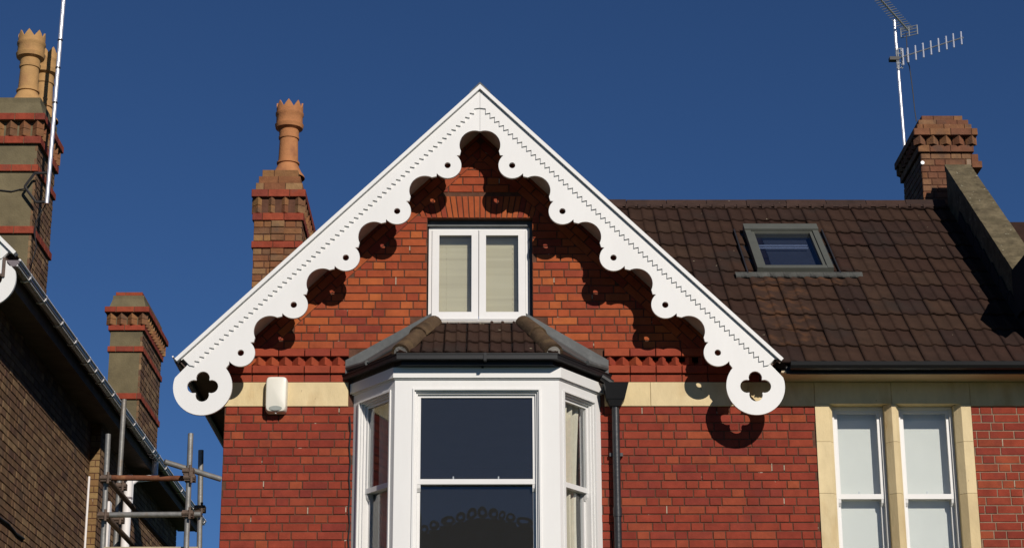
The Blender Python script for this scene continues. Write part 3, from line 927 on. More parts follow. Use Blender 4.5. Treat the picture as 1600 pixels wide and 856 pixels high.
add("dark_backing", rb(kx0 + kf, kx1 - kf, ks0 + .05, ks1 - .1, -.02, -.01), DARKIN, sky_w)  # opaque dark sheet standing for the unlit room below the pane
L_ = ks1 - ks0
for q_ in (.64, .585): add("blind_rail", rb(kx0 + kf + .05, kx1 - kf - .09, ks0 + L_ * q_, ks0 + L_ * q_ + .016, .02, .03), WHITEB, sky_w)
for xa_, xb_, xc_ in ((kx0 - .10, kx0 - .003, kx0 - .1), (kx1 + .003, kx1 + .07, kx1 + .058)):
    add("side_flashing", join([rb(xa_, xb_, ks0 - .03, ks1 + .02, -.03, .012), rb(xc_, xc_ + .012, ks0 - .029, ks1 + .019, .013, .045)]), BLACKM, sky_w)
ap = []
xa, xbb = kx0 - .22, kx1 + .28
n_ = 48
for k in range(n_ + 1):
    x = xa + (xbb - xa) * k / n_
    wv = .5 + .5 * math.sin(2 * math.pi * (XP - x) / (TW / 2) + 1.0) + .5 * math.sin(x * 9.7) * math.sin(x * 4.1)
    ap.append((x, wv))
v = [rp(x, ks0 - .005, .042) for x, q in ap] + [rp(x, ks0 - .075 - .035 * q, .026 + .016 * q) for x, q in ap] + [rp(x, ks0 - .078 - .035 * q, .012 + .016 * q) for x, q in ap]
m_ = n_ + 1
f = [(k, k + m_, k + 1 + m_, k + 1) for k in range(n_)] + [(k + m_, k + 2 * m_, k + 1 + 2 * m_, k + 1 + m_) for k in range(n_)]
add("lead_apron", (v, f), APRON, sky_w)

# ------------------------------------------------------------------ bargeboards
def quatrefoil(cx, cy, r=.06, d=.0775):
    pts = []
    for k in range(4):
        a0 = k * math.pi / 2
        for i in range(11):
            a = a0 + R(-108 + 216 * i / 10)
            pts.append((cx + d * math.cos(a0) + r * math.cos(a), cy + d * math.sin(a0) + r * math.sin(a)))
    return pts
def arc(c, r, d0, d1, n):
    return [(c[0] + r * math.cos(R(d0 + (d1 - d0) * i / n)), c[1] + r * math.sin(R(d0 + (d1 - d0) * i / n))) for i in range(n + 1)]
def barge(parent, sgn, xa, za, yb, lab=None, nm="bargeboard"):
    st = lambda s, t: (xa + sgn * (s * CT - t * ST), za - (s * ST + t * CT))
    pts = [(.0, .0), (3.70, 0), (3.705, .1), (3.853, .109)]
    DC = (3.746, .34)
    pts += arc(DC, .26, -62, 176, 34)
    for i in range(4, -1, -1):
        Ls = .75 + .637 * i
        pts += [(Ls + .148, .352)]
        pts += arc((Ls, .346), .1255, -6, 186, 18)
        pts += [(Ls - .148, .352)]
        pts += arc((Ls - .3185, .376), .1415, -19, -161, 16)
    xz = [st(*p) for p in pts]
    cl = [p for p in xz if sgn * (p[0] - xa) > .0012]
    top = (xa + sgn * .0012, za - .0012 * KS)
    bot = (xa + sgn * .0012, za - .437)
    # outline runs apex -> foot -> back to the apex
    loop = [top] + [p for p in cl] + [bot]
    holes = [disc_pts(st(.75 + .637 * i, .346), .029, 16) for i in range(5)]
    c = st(*DC)
    fr = frame_front(yb)
    b = add(nm, plate([loop] + holes + [quatrefoil(*c)], fr, 0, -.03), WHITE, parent, label=lab)
    # applied board with a saw-toothed lower edge
    p = .0585
    up_ = [(.031 * KS, .031), (3.70, .031), (3.70, .118)]
    s = 3.70
    z = []
    while s > .24:
        z += [(s - p * .42, .155), (s - p, .118)]
        s -= p
    z += [(.15 * KS, .15)]
    lp = [st(*q) for q in up_ + z]
    lp = [(max(q[0], xa + .0012) if sgn > 0 else min(q[0], xa - .0012), q[1]) for q in lp]
    add("sawtooth_trim", plate([lp], fr, .014, .0005), WHITE, b)
    cap = [st(*q) for q in ((-.012 * KS, -.012), (3.757, -.012), (3.757, .02), (.02 * KS, .02))]
    add("verge_strip", plate([cap], fr, .042, -.06), WHITE, b)
    add("verge_fillet", plate([[st(*q) for q in ((.02 * KS, .02), (3.72, .02), (3.72, .0315), (.0315 * KS, .0315))]], fr, .004, -.02), WHITE, b)
    return b
barge(house, 1, XA, ZA, YB)
barge(house, -1, XA, ZA, YB)
add("apex_cap", plate([[(XA - .095, ZA - .085), (XA, ZA + .012), (XA + .095, ZA - .085), (XA + .095, ZA - .058), (XA, ZA + .04), (XA - .095, ZA - .058)]], frame_front(YB), .036, -.2), LEAD, house)
# gutter and soffit along the left eaves
xg = XA - 3.76 * CT
eg = [V(xg + .03 + .06 * math.cos(math.pi + math.pi * k / 6), YB + .05, 6.33 + .06 * math.sin(math.pi + math.pi * k / 6)) for k in range(7)]
sg = add("side_gutter", prism(eg, V(0, 6.8, 0)), BLACK, house)
add("gutter_lip", tube(V(xg - .03, YB + .01, 6.335), V(xg - .03, YB + .07, 6.335), .008, 6), WPLAS, sg)
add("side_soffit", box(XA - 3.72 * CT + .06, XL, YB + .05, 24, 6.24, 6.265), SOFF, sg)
add("side_fascia", box(XA - 3.72 * CT + .04, XA - 3.72 * CT + .06, YB + .05, 24, 6.2, 6.34), BLACK, sg)

# ------------------------------------------------------------------ party parapet
dz = math.tan(RS)
yt, zt_ = 19.95, P(1485, 268, 19.95).z
def cop(y): return zt_ + (y - 19.95) * dz
par = add("parapet", prism([V(XP, 17.35, cop(17.35) - .06), V(XP, 20.2, cop(20.2) - .06), V(XP, 20.2, 6.2), V(XP, 17.35, 6.0)], V(.26, 0, 0)), COPE, house)
ys = [17.3, 18.05, 18.8, 19.5, 20.12]
for a, b in zip(ys[:-1], ys[1:]):
    add("coping_stone", prism([V(XP - .03, a + .004, cop(a)), V(XP - .03, b - .004, cop(b)), V(XP - .03, b - .004, cop(b) - .075), V(XP - .03, a + .004, cop(a) - .075)], V(.28, 0, 0)), COPE, par)
for k in range(9):                  # stepped soakers beside the parapet
    s_ = .25 + k * .36
    add("flashing_step", hexa([rp(XP - .006, s_, .03), rp(XP - .006, s_ + .34, .03), rp(XP - .006, s_ + .34, .16), rp(XP - .006, s_, .12)], [rp(XP - .02, s_, .03), rp(XP - .02, s_ + .34, .03), rp(XP - .02, s_ + .34, .16), rp(XP - .02, s_, .12)]), DARKW, par)
# ------------------------------------------------------------------ chimneys
def tooth_mesh(h, a, m, nm):
    v, f = prism([V(-a, 0, 0), V(0, -a, 0), V(a, 0, 0), V(0, a, 0)], V(0, 0, h))
    return mesh_of(nm, v, f, m)

def chimney(parent, name, Yc, x0, x1, depth, side, levels, zbase, core_m, label=None):
    """levels: (kind, z0, z1, outset, material[, extra]); the front and the visible flank get single bricks"""
    cores = [box(x0 + .006, x1 - .006, Yc + .006, Yc + depth - .006, zbase, min([l[1] for l in levels if l[3] < 0] + [max(l[2] for l in levels)]) - .004)]
    for l in levels:
        kd, z0, z1, o = l[:4]
        if kd == 'frustum':
            o2 = l[5]
            cores.append(hexa([V(x0 - o, Yc - o, z0), V(x1 + o, Yc - o, z0), V(x1 + o, Yc + depth + o, z0), V(x0 - o, Yc + depth + o, z0)],
                              [V(x0 - o2, Yc - o2, z1), V(x1 + o2, Yc - o2, z1), V(x1 + o2, Yc + depth + o2, z1), V(x0 - o2, Yc + depth + o2, z1)]))
        elif kd == 'render':
            cores.append(box(x0 - o, x1 + o, Yc - o, Yc + .05, z0, z1))
        elif kd != 'teeth':
            cores.append(box(x0 - o + .008, x1 + o - .008, Yc - o + .008, Yc + depth + o - .008, z0 + .001, z1 - .001))
    ch = add(name, join(cores), core_m, parent, label=label)
    xs = x1 if side > 0 else x0
    for l in levels:
        kd, z0, z1, o, m = l[:5]
        ff = frame_front(Yc - o)
        fs = (frame_right if side > 0 else frame_left)(xs + side * o)
        if kd in ('row', 'band'):
            nm = "brick" if kd == 'row' else "band_brick"
            L = .228
            off = l[5] if len(l) > 5 else 0.0
            for (fr, a0, a1) in ((ff, x0 - o, x1 + o), (fs, Yc - o, Yc + depth + o)):
                a = a0 - off
                while a < a1 - .02:
                    e = min(a + L, a1)
                    if a1 - e < .05: e = a1
                    s_ = max(a, a0)
                    if e - s_ > .03:
                        brick_obj(nm, rect(round(s_ + .003, 3), round(e - .003, 3), z0 + .003, z1 - .003), fr, 0, -.05, m, ch, "%s%d" % (name, 0 if fr is ff else side), .004)
                    a = e
        elif kd in ('bricks', 'flank'):
            n = max(1, round((z1 - z0) / .0755)); c = (z1 - z0) / n
            if kd == 'bricks':
                for p in courses(x0 - o, x1 + o, z0, n, c, int(z0 * 100), 0): brick_obj("brick", p, ff, random.choice((0, .002)), -.03, m, ch, name + "f", .004)
            ps = courses(Yc - o, Yc + depth + o, z0, n, c, int(z0 * 100) + 1, 1)
            lay(ps, fs, m, ch, name + "s", 60, seed=2)
        elif kd == 'teeth':
            pitch, a = l[5], l[6]
            rows_ = l[7] if len(l) > 7 else 1
            h = (z1 - z0) / rows_
            tm = tooth_mesh(h - .006, a, m, "dogtooth_brick")
            n = max(2, round((x1 - x0 + 2 * o) / pitch))
            for q in range(rows_):
                zz = z0 + q * h + .003
                for i in range(n):
                    link("dogtooth_brick", tm, V(x0 - o + a + (x1 - x0 + 2 * o - 2 * a) * i / (n - 1), Yc - o + a, zz), ch)
                ns = max(2, round((depth + 2 * o) / pitch))
                for i in range(1, ns):
                    link("dogtooth_brick", tm, V(xs + side * (o - a), Yc - o + a + (depth + 2 * o - 2 * a) * i / (ns - 1), zz), ch)
    return ch

def pot(parent, c, H, r, m):
    """crown-topped chimney pot"""
    pf = [(1.72, 0), (1.68, .02), (1.38, .07), (1.1, .14), (1.0, .175), (1.14, .18), (1.14, .2), (1.0, .205), (.97, .3), (.92, .5), (1.02, .505), (1.04, .53), (.98, .535), (1.0, .6), (1.02, .615), (1.36, .64), (1.43, .675), (1.45, .69), (1.33, .70), (1.33, .80), (1.42, .815), (1.42, .84), (1.34, .845), (1.34, .90), (1.18, .90), (1.1, .7), (1.0, .6)]
    p = add("chimney_pot", lathe(c, [(q * r, z * H) for q, z in pf], 32, (23, 24), H * .08), m, parent, smooth=True)
    return p

def zv(u, v, Y): return P(u, v, Y).z
# chimney behind the left verge
Y3 = 20.0
a3, b3 = P(396, 360, Y3).x, P(471, 360, Y3).x
z3 = lambda v: zv(430, v, Y3)
t3 = (z3(262) - z3(297)) / 3
lv = [('row', z3(297) + 2 * t3, z3(262), -.062, BRICKC, .1), ('row', z3(297) + t3, z3(297) + 2 * t3, -.03, BRICKC, .02), ('row', z3(297), z3(297) + t3, -.004, BRICKC, .14),
      ('band', z3(309), z3(297), .034, BRICKR, .05), ('teeth', z3(333), z3(309), .03, BRICKC, .16, .071, 2), ('band', z3(345), z3(333), .018, BRICKR, .12),
      ('bricks', z3(377), z3(345), 0, BRICKC), ('band', z3(388), z3(377), .018, BRICKR, .0), ('bricks', z3(460), z3(388), 0, BRICKC)]
ch3 = chimney(house, "chimney", Y3, a3, b3, 1.6, 1, lv, 6.0, MORT, "buff and red brick chimney with one crowned orange pot")
pil0, pil1 = P(424, 360, Y3).x, P(444, 360, Y3).x
for (za_, zb_) in ((z3(377), z3(345)), (z3(440), z3(388))):
    n = round((zb_ - za_) / .0755)
    for i in range(n): brick_obj("brick", rect(pil0, pil1, za_ + (zb_ - za_) * i / n + .004, za_ + (zb_ - za_) * (i + 1) / n - .004), FR.__class__ and frame_front(Y3), .022, -.01, BRICKC, ch3, "pil", .004)
pot(ch3, V(P(450, 262, Y3 + .3).x, Y3 + .3, z3(262) - .01), (z3(152) - z3(262) - .05) * 1.17, .108, TERRAO)

# chimney by the party wall
Y4 = 20.45
a4, b4 = P(1440, 262, Y4).x, P(1519, 262, Y4).x
z4 = lambda v: zv(1478, v, Y4)
lv = [('row', z4(187), z4(178), -.05, BRICKT, .1), ('row', z4(195), z4(187), .0, BRICKT, .03), ('row', z4(204), z4(195), .025, BRICKT, .16), ('row', z4(215), z4(204), .075, BRICKT, .05),
      ('teeth', z4(228), z4(215), .07, BRICKT, .132, .062, 1), ('row', z4(239), z4(228), .03, BRICKT, .1), ('bricks', z4(330), z4(239), 0, BRICKT)]
ch4 = chimney(house, "chimney", Y4, a4, b4, .95, -1, lv, 7.5, MORT, "orange brick chimney without pots beside the lichened parapet")
add("corbel_brick", join([box(b4 + .001, b4 + .075, Y4 + .0, Y4 + .3, z4(252), z4(241)), box(b4 + .001, b4 + .11, Y4 - .01, Y4 + .3, z4(262), z4(252) - .002)]), BRICKT, ch4)
add("cement_patch", box(b4 - .055, b4 - .01, Y4 - .006, Y4 + .01, z4(261), z4(249)), MORTL, ch4)
add("wall_disc", tube(V(a4 + .012, Y4 - .002, z4(255)), V(a4 + .012, Y4 - .015, z4(255)), .021, 14), WPLAS, ch4)

# ------------------------------------------------------------------ drainpipe of the bay
dx = 1.152
zh1 = P(963, 600, Y0 - .12).z
dp = add("drainpipe", join([tube(V(dx, Y0 - .075, 3.0), V(dx, Y0 - .075, zh1 - .14), .034, 14), tube(V(dx, Y0 - .075, 4.95), V(dx, Y0 - .075, 5.03), .04, 14)]), BLACKM, house, smooth=True)
hx0, hx1 = P(944, 605, Y0 - .15).x, P(981, 605, Y0 - .15).x
def taper(x0, x1, y0, y1, z0, X0, X1, Y_0, Y_1, z1):
    return hexa([V(x0, y0, z0), V(x1, y0, z0), V(x1, y1, z0), V(x0, y1, z0)], [V(X0, Y_0, z1), V(X1, Y_0, z1), V(X1, Y_1, z1), V(X0, Y_1, z1)])
add("hopper", join([taper(hx0 + .025, hx1 - .03, Y0 - .15, Y0 - .02, zh1 - .14, hx0, hx1 + .005, Y0 - .2, Y0 - .02, zh1), taper(dx - .045, dx + .045, Y0 - .12, Y0 - .02, zh1 - .2, hx0 + .03, hx1 - .035, Y0 - .145, Y0 - .02, zh1 - .141)]), BLACK, dp)
gx = E[3]
add("gutter_outlet", join([tube(V(gx.x - .03, Y0 - .1, ze - .05), V((hx0 + hx1) / 2 - .03, Y0 - .1, zh1 + .01), .035, 10)]), BLACK, dp)
for z in (4.4, 5.5): add("pipe_clip", box(dx - .06, dx + .06, Y0 - .05, Y0 - .006, z, z + .03), BLACKM, dp)

# cable on the wall
cpts = [V(P(547 + (1.2 if k % 2 else -.8) - k * .25, 650 + k * 24, Y0 - .012).x, Y0 - .012, P(547, 650 + k * 24, Y0 - .012).z) for k in range(11)]
tag(add("wall_cable", pathtube(cpts, .0075, 6), WIRE), "thin black cable running down the red brick left of the bay window", "cable")

# alarm box
al = empty("alarm_box", (P(431, 640, Y0).x, Y0 - .05, P(431, 645, Y0).z), "cream burglar alarm box with rounded corners on the stone band", "alarm box")
ax0, ax1 = P(414.5, 615, Y0 - .09).x, P(448.5, 615, Y0 - .09).x
az0, az1 = P(431, 644, Y0 - .09).z, P(431, 588, Y0 - .09).z
acx, acz = (ax0 + ax1) / 2, (az0 + az1) / 2
v, f = [], []
N = 40
for d, k in ((-.006, 1.0), (.055, 1.0), (.078, .965), (.09, .90), (.094, .80)):
    for i in range(N):
        a = 2 * math.pi * i / N
        c_, s_ = math.cos(a), math.sin(a)
        px = (abs(c_) ** .32) * (1 if c_ > 0 else -1) * (ax1 - ax0) / 2; pz = (abs(s_) ** .25) * (1 if s_ > 0 else -1) * (az1 - az0) / 2
        px *= 1 - .05 * max(0, -pz / (az1 - az0))
        v.append(V(acx + px * k, Y0 - .016 - d, acz + pz * (1 - (1 - k) * .6)))
for q in range(4):
    for i in range(N):
        a, b = q * N + i, q * N + (i + 1) % N
        f.append((a, b, b + N, a + N))
f.append(tuple(range(4 * N, 5 * N)))
add("housing", (v, f), CREAM, al, smooth=True)
add("lens", plate([[(acx + .058 * math.cos(t * math.pi / 12), az0 + .035 + .021 * math.sin(t * math.pi / 12)) for t in range(24)]], frame_front(Y0 - .016 - .096), .003, -.012), LENS, al)
add("fixing_screw", tube(V(acx, Y0 - .08, az0 + .001), V(acx, Y0 - .08, az0 - .008), .007, 8), WPLAS, al)

# curtains inside the bay
def curtain(fr, s0, s1, z0, z1, d, label, waves, amp, tie):
    n, m = 60, 14
    v = []
    for j in range(m + 1):
        k = j / m
        z = z0 + (z1 - z0) * k
        wd = 1 - tie * math.sin(math.pi * (1 - k)) * .35
        for i in range(n + 1):
            t = i / n
            s = s0 + (s1 - s0) * t * wd
            v.append(fr(s, z, d + amp * math.sin(2 * math.pi * waves * t + .5 * k) + amp * .4 * math.sin(2 * math.pi * waves * 2.3 * t + 1)))
    f = [(j * (n + 1) + i, j * (n + 1) + i + 1, (j + 1) * (n + 1) + i + 1, (j + 1) * (n + 1) + i) for j in range(m) for i in range(n)]
    o = tag(add("curtain", (v, f), CURT, smooth=True), label, "curtain", "curtains in the bay window")
    sol = o.modifiers.new("thickness", 'SOLIDIFY'); sol.thickness = .004
    return o
curtain(f2, .05, .52, zb, zh - .0, -.14, "cream curtain hanging in the sunlit side pane of the bay nearer the drainpipe", 4.5, .03, .5)
curtain(f0, .22, .42, zb, zh - .0, -.17, "pale curtain in the shaded side pane of the bay nearer the alarm box", 3.5, .03, .5)

# ------------------------------------------------------------------ house on the left
GX = -4.2
pe = P(27, 383, 17.1)
GZ = P(75, 468, X=GX).z
WX = -4.6
Yp = P(137, 770, X=WX).y
Yend = P(322, 813, X=GX).y
nb = empty("neighbouring_house", (-7, 22, 0), "brown brick house with long pale gutter and rendered chimneys beyond the alley", "house")
FRR = frame_right(WX)
ns_wall = add("side_wall", join([box(WX - .3, WX - .006, 17.5, Yend - .2, 0, GZ - .02), box(-11, WX - .31, 17.5, 17.8, 0, GZ), box(-11, WX - .31, Yend - .5, Yend - .2, 0, GZ), box(-11.3, -11, 17.5, Yend - .2, 0, GZ)]), MORT, nb)
nr = int((GZ - 4.1) / CR)
pw = courses(17.5, Yend - .2, GZ - .03 - nr * CR, nr, CR, 41)
lay(pw, FRR, BRICKB, ns_wall, "right", 300, seed=8)
# buff brick pier
pw_ = .115
pier = add("pier", box(WX, WX + pw_ - .006, Yp + .006, Yp + .6, 0, GZ - .03), MORT, nb)
ffp = frame_front(Yp)
for r in range(int((GZ - 4.6) / CR)):
    z = 4.6 + r * CR
    if r % 2: brick_obj("brick", rect(WX + .001, WX + pw_, z + .004, z + CR - .004), ffp, 0, -.03, BRICKY, pier, "pier", .004)
    else:
        brick_obj("brick", rect(WX + .001, WX + .06, z + .004, z + CR - .004), ffp, 0, -.03, BRICKY, pier, "pier", .004)
        brick_obj("brick", rect(WX + .068, WX + pw_, z + .004, z + CR - .004), ffp, 0, -.03, BRICKY, pier, "pier", .004)
for p in courses(Yp, Yp + .6, 4.6, int((GZ - 4.6) / CR), CR, 77): brick_obj("brick", p, frame_right(WX + pw_), 0, -.03, BRICKB, pier, "piers", .004)
add("conduit", tube(V(WX + .012, Yp - .03, 4.0), V(WX + .012, Yp - .03, P(136, 742, X=WX).z), .013, 8), WPLAS, nb)
add("wall_cable", pathtube([V(WX + .012, 17.6 + k * .35, P(5 + k * 12.0, 806 + k * 11.5, X=WX).z - (.02 if k % 2 else 0)) for k in range(7)], .012, 6), WIRE, nb)
# eaves
gpf = [V(GX - .06 + .06 * math.cos(math.pi * k / 6 + math.pi), 17.12, GZ + .06 * math.sin(math.pi * k / 6 + math.pi)) for k in range(7)]
ng = add("gutter", prism(gpf, V(0, Yend - 17.12, 0)), GREYP, nb)
add("gutter_lip", join([tube(V(GX - .002, 17.12, GZ + .002), V(GX - .002, Yend, GZ + .002), .012, 6)]), WPLAS, ng)  # lip made white to stand for a bright glint line
add("gutter_glint", join([tube(V(GX - .022, 17.12, GZ - .048), V(GX - .022, Yend, GZ - .048), .008, 6)]), WPLAS, ng)  # white tube added as a painted sun glint along the gutter
nfa = add("fascia", box(GX - .15, GX - .125, 17.1, Yend - .02, GZ - .16, GZ + .02), SOFF, nb)
add("soffit", box(WX - .01, GX - .152, 17.1, Yend - .02, GZ - .15, GZ - .13), SOFF, nb)
brm = None
us = [48, 72, 98, 119, 140, 151, 162, 178, 211, 226, 241, 245, 249, 260, 285, 304, 316, 320]
for u in us:
    y = None
    # along the gutter: solve for the place on the lip line
    lo_, hi_ = 17.0, 31.0
    for _ in range(40):
        md = (lo_ + hi_) / 2
        if proj(V(GX, md, GZ))[0] < u: lo_ = md
        else: hi_ = md
    y = lo_
    if brm is None:
        pts_o = [(-.06 + .068 * math.cos(math.pi * k / 6 + math.pi), .068 * math.sin(math.pi * k / 6 + math.pi)) for k in range(2, 7)] + [(.008, .014), (-.02, .018), (-.02, .006)]
        vv, ff_ = prism([V(a, 0, b) for a, b in pts_o], V(0, .035, 0))
        brm = mesh_of("gutter_bracket", vv, ff_, WPLAS)
    link("gutter_bracket", brm, V(GX, y, GZ), ng)
def slopeL(s1, t0, t1, ya, yb, xa, za):
    q = [V(xa + s * CT - t * ST, ya, za - s * ST - t * CT) for s, t in ((0, t0), (s1, t0), (s1, t1), (0, t1))]
    return prism(q, V(0, yb - ya, 0))
xa2, za2 = GX - .04 - 2.69, GZ + .06 + 2.69 * KS
add("roof", join([slopeL(3.76, .0, .09, 17.16, Yend, xa2, za2), prism([V(xa2, 17.16, za2), V(xa2 - 4.2, 17.16, za2 - 4.2 * KS), V(xa2 - 4.2, 17.16, za2 - 4.2 * KS - .1), V(xa2, 17.16, za2 - .1)], V(0, Yend - 17.16, 0))]), TILE, nb)
add("gable_wall", prism([V(WX - .006, 17.52, GZ - .1), V(xa2, 17.52, za2 - .2), V(-11, 17.52, GZ - .1)], V(0, .25, 0)), BRICKB, nb)
barge(nb, 1, xa2, za2, 17.12)
# soil pipe and swan neck
sp = P(198, 800, X=WX + .12)
soil = add("soil_pipe", join([tube(V(WX + .12, sp.y, 2.0), V(WX + .12, sp.y, P(201, 742, X=WX + .12).z), .055, 14)]), WPLAS, nb, smooth=True)
add("pipe_clip", join([tube(V(WX + .12, sp.y, P(198, 775, X=WX + .12).z), V(WX + .12, sp.y, P(198, 778, X=WX + .12).z), .062, 14), box(WX, WX + .1, sp.y - .02, sp.y + .02, P(198, 778, X=WX + .12).z, P(198, 775, X=WX + .12).z)]), GREYP, soil)
sn = P(243, 716, X=GX - .06)
add("swan_neck", pathtube([V(GX - .06, sn.y, GZ - .05), V(GX - .06, sn.y, GZ - .22), V(GX - .07, sn.y - .02, GZ - .27), V(WX + .17, sn.y - .35, GZ - .36), V(WX + .12, sn.y - .45, GZ - .44), V(WX + .12, sn.y - .45, GZ - .7)], .04, 10), WPLAS, nb, smooth=True)
add("window_edge", box(WX + .001, WX + .03, P(166, 820, X=WX).y, P(169, 820, X=WX).y, 4.4, P(166, 780, X=WX).z), WPLAS, nb)

# rendered chimneys
Y1 = 21.6
z1 = lambda v: zv(40, v, Y1)
b1 = P(57, 250, Y1).x; a1 = b1 - .78
lv = [('frustum', z1(180), z1(152), .05, REND, -.03), ('band', z1(191), z1(180), .075, BRICKR, .1), ('teeth', z1(214), z1(191), .06, BRICKC, .155, .068, 2), ('band', z1(226), z1(214), .04, BRICKR, .02),
      ('render', z1(258), z1(226), .0, REND), ('flank', z1(258), z1(226), .004, BRICKB), ('band', z1(269), z1(258), .03, BRICKR, .15), ('render', z1(354), z1(269), 0, REND), ('flank', z1(354), z1(269), .004, BRICKB),
      ('band', z1(366), z1(354), .03, BRICKR, .07), ('render', z1(470), z1(366), 0, REND), ('flank', z1(470), z1(366), .004, BRICKB)]
ch1 = chimney(nb, "chimney", Y1, a1, b1, .95, 1, lv, 5.8, REND, "cement rendered chimney with red bands and two crowned pots")
pot(ch1, V(P(43, 152, Y1 + .22).x, Y1 + .22, z1(152) - .02), (z1(45) - z1(152) - .05) * 1.15, .118, TERRA)
pot(ch1, V(P(66, 168, Y1 + .7).x, Y1 + .7, z1(152) - .02), (z1(45) - z1(152) - .05) * 1.15, .118, TERRA)
Y2 = 24.6
z2 = lambda v: zv(200, v, Y2)
a2, b2 = P(172, 530, Y2).x, P(222, 530, Y2).x
lv = [('band', z2(461), z2(455), -.03, BRICKR, .1), ('frustum', z2(481), z2(461), .03, REND, -.02), ('band', z2(490), z2(481), .08, BRICKR, .08), ('teeth', z2(508), z2(490), .06, BRICKC, .14, .062, 2), ('band', z2(517), z2(508), .03, BRICKR, .02),
      ('render', z2(541), z2(517), 0, REND), ('flank', z2(541), z2(517), .004, BRICKB), ('band', z2(550), z2(541), .026, BRICKR, .12), ('render', z2(614), z2(550), 0, REND), ('flank', z2(614), z2(550), .004, BRICKB),
      ('band', z2(624), z2(614), .026, BRICKR, .05), ('render', GZ + .15, z2(624), 0, REND), ('flank', GZ + .15, z2(624), .004, BRICKB)]
chimney(nb, "chimney", Y2, a2, b2, 1.5, 1, lv, GZ + .1, REND, "cement rendered chimney with red bands and no pot")

# ------------------------------------------------------------------ aerials
def aer(name, loc, label): return empty(name, loc, label, "aerial", "television aerials on the chimneys")
m0, m1 = P(73, 318, Y1 - .12), P(103, -45, Y1 - .12)
la = aer("television_mast", m0, "tall bright mast clamped to the rendered chimney with two pots")
add("mast", tube(m0, m1, .024, 12), ALU, la, smooth=True)
for t in (.42, .57, .69): add("mast_clip", tube(m0 + (m1 - m0) * t, m0 + (m1 - m0) * (t + .006), .03, 10), WIRE, la)
bpts = [P(u, v, Y1 - .1) for k, (u, v) in enumerate(((80, 270), (54, 271), (39, 291), (39, 293), (56, 316), (78, 315)))]
add("bracket", join([tube(p_, q_, .016, 6) for p_, q_ in zip(bpts[:-1], bpts[1:])]), WIRE, la)
add("stay_wire", pathtube([P(44, 294, Y1 - .03), P(30, 296, Y1 - .012), P(18, 299, Y1 - .012), P(0, 297, Y1 - .012), P(-20, 298, Y1 - .012)], .007, 5), WIRE, la)
add("cable", pathtube([P(u, v, Y1 - .03) for u, v in ((76, 312), (64, 332), (57, 345), (54, 365), (57, 385), (50, 410))], .007, 5), WIRE, la)
Ya = 21.15
m0, m1 = P(1414, 240, Ya), P(1397, 32, Ya)
ra = aer("television_aerial", m0, "mast with two comb shaped aerials behind the orange brick chimney")
add("mast", tube(m0, m1, .019, 12), ALU, ra, smooth=True)
q0, q1 = P(1402, 92, Ya - .03), P(1505, 59, Ya - .5)
add("boom", tube(q0, q1, .008, 8), ALUG, ra)
for i, (u, h) in enumerate(((1411, 15), (1419, 13), (1431, 13), (1443, 13), (1455, 12.5), (1467, 12.5), (1479, 12), (1490, 12.5), (1502, 11.5))):
    t = (u - 1402) / 103.0
    c = q0 + (q1 - q0) * t
    hh = h / 145.0
    add("element", tube(c - V(0, 0, hh), c + V(0, 0, hh), .010, 8), ALU, ra)
c = q0 + (q1 - q0) * .02
add("reflector", join([tube(c + V(dx_, 0, -.13), c + V(dx_, 0, .13), .006, 6) for dx_ in (-.02, .0, .035)] + [tube(c + V(-.03, 0, z_), c + V(.045, 0, z_), .005, 6) for z_ in (-.12, -.06, .06, .12)]), ALUG, ra)
add("mast_clamp", join([box(m0.x - .11, m0.x + .0, Ya - .05, Ya + .03, q0.z - .02, q0.z + .02)]), WIRE, ra)
r0_, r1_ = P(1419, 48, Ya + .1), P(1371, -6, Ya - .7)
add("boom", tube(r0_, r1_, .011, 8), ALUG, ra)
dirb = (r1_ - r0_).normalized()
ev = dirb.cross(V(0, 0, 1)).normalized()
for i in range(16):
    c = r0_ + (r1_ - r0_) * (.05 + .06 * i)
    add("director", tube(c - ev * .075, c + ev * .075, .005, 6), ALUG, ra)
rc = r0_ - dirb * .03
add("reflector_grid", join([tube(rc - ev * .1 + V(0, 0, z_), rc + ev * .1 + V(0, 0, z_), .006, 6) for z_ in (-.055, -.02, .02, .055)] + [tube(rc + ev * s_ + V(0, 0, -.06), rc + ev * s_ + V(0, 0, .06), .007, 6) for s_ in (-.1, 0, .1)]), ALUG, ra)
add("cable", pathtube([P(u, v, Ya - .02) for u, v in ((1416, 52), (1417, 70), (1417, 95), (1421, 104), (1424, 125), (1427, 150), (1429, 170), (1432, 190))], .006, 5), WIRE, ra)

# ------------------------------------------------------------------ scaffolding in the alley
YA, YC = 17.4, 18.3
sc = empty("scaffold_tower", (P(230, 850, YA).x, 19.2, 0), "galvanised tube scaffold standing in the alley beside the brown brick wall", "scaffolding")
rT = .0245
def up_tube(u0_, v0_, u1_, Y, m=STEEL):
    a = P(u0_, v0_, Y); b = P(u1_, 856, Y)
    d = (b - a) / (a.z - b.z)
    return add("standard", tube(a, a + d * (a.z - .02), rT, 12), m, sc, smooth=True), a
up_tube(169, 678, 160.5, YA); up_tube(194, 624, 180, YC); up_tube(298, 677, 291, 17.22); up_tube(314, 703, 311.5, 17.8)
add("transom", tube(P(164, 746, YA - .05), P(303, 747, 17.28), rT, 12), RUST, sc, smooth=True)
add("transom", tube(P(158, 804, YA - .05), P(314, 803, 17.28), rT, 12), STEEL, sc, smooth=True)
add("transom", tube(P(257, 721, YA - .25), P(345, 748, YA + .02), rT, 12), STEEL, sc, smooth=True)
for u, v in ((166, 745), (165, 806)):
    a = P(u, v, YA - .08)
    add("ledger", tube(a, V(a.x, 21.2, a.z), rT, 12), FIT, sc, smooth=True)
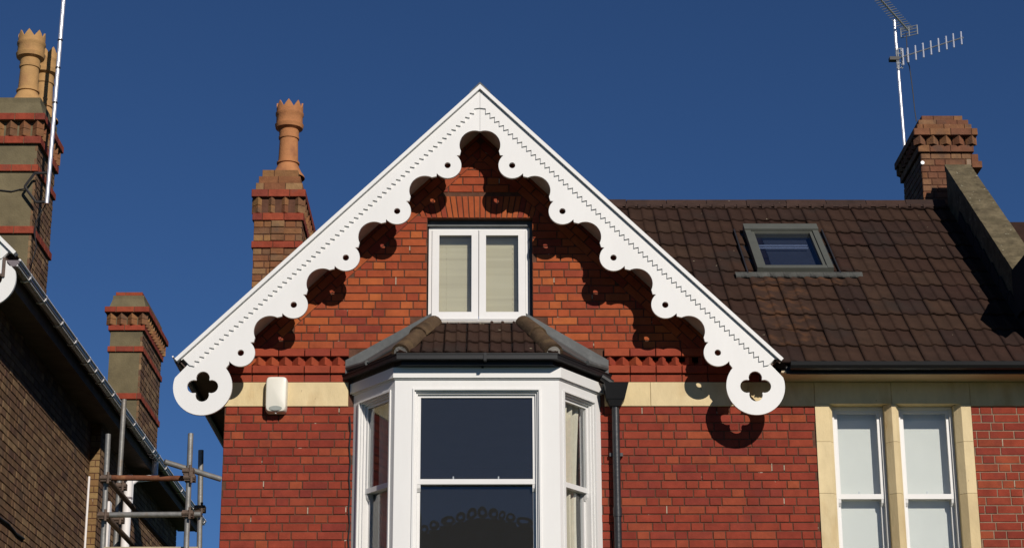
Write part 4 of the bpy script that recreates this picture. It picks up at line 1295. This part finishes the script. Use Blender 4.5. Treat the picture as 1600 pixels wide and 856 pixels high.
for u, v, Y in ((167, 748, YA), (163, 806, YA), (297, 747, 17.25), (294, 803, 17.25), (295, 737, 17.25), (190, 760, YC), (186, 812, YC), (313, 795, 17.8)):
    c = P(u, v, Y - .03)
    add("coupler", join([box(c.x - .045, c.x + .045, c.y - .05, c.y + .05, c.z - .028, c.z + .028), tube(c + V(-.05, -.05, 0), c + V(.05, -.05, .0), .018, 8), tube(c + V(.02, -.06, -.05), c + V(.02, -.06, .05), .012, 8)]), FIT, sc)
dz_ = P(235, 853.5, YA - .1).z
for k in range(4):
    add("board", box(P(166, 853, YA).x, P(312, 853, YA).x, YA - .1 + k * .235, YA + .125 + k * .235, dz_ - .038, dz_), PLANK, sc)

# ------------------------------------------------------------------ house beyond the parapet
nx = empty("slate_roofed_house", (8, 19, 0), "dark slate roof rising beyond the lower end of the lichened parapet", "house")
add("front_wall", box(XR + .003, 12, Y0 + .0, Y0 + .3, 0, 6.2), BRICK, nx)
add("roof", prism([V(XR + .01, 17.15, 6.3), V(XR + .01, ROOF_R[0], 8.7), V(12, ROOF_R[0], 8.7), V(12, 17.15, 6.3)], V(0, 0, -.12)), TILE, nx)
pk = P(1583, 418, X=XP - .03)
add("gable_slope", prism([V(XP - .05, pk.y, pk.z - .03), V(XP + 2.2, pk.y, pk.z + 2.2 * .93), V(XP + 2.2, pk.y, pk.z + 2.2 * .93 - .12), V(XP - .05, pk.y, pk.z - .5)], V(0, -.75, 0)), DARKW, nx)

# ------------------------------------------------------------------ house across the road (mirrored in the panes)
op = empty("opposite_house", (2, -12, 0), "house across the road seen only as a dark reflection in the bay pane", "house")
add("wall", box(-1.55, 8, -18, -10, 0, 7.6), BRICKB, op)
add("roof", prism([V(-1.7, -9.8, 7.5), V(-1.7, -14, 10.45), V(-1.7, -18.2, 7.5)], V(9.9, 0, 0)), DARKW, op)
crest = []
for i in range(11):
    x = -1.5 + i * .27
    h = .42 * math.sin(math.pi * (i + .5) / 11)
    crest.append(plate([disc_pts((x, 10.48 + h), .13, 14), disc_pts((x, 10.49 + h), .055, 10)], frame_front(-13.96), 0, -.06))
    crest.append(box(x - .14, x + .14, -14.0, -13.96, 10.38, 10.36 + h))
add("ridge_crest", join(crest), DARKW, op, kind='stuff')
add("finial", tube(V(-1.62, -14, 10.3), V(-1.62, -14, 11.0), .06, 8, .02), DARKW, op)
for x in (.3, 3.2, 6.0):
    wv = add("window", ring(lambda a, b, d: V(a, -10 + d, b), x, x + 1.1, 4.2, 6.2, .08, .08, .08, .08, .03, -.05), WHITE, op)
    add("pane", box(x + .08, x + 1.02, -9.99, -9.985, 4.28, 6.12), GLASS, wv)
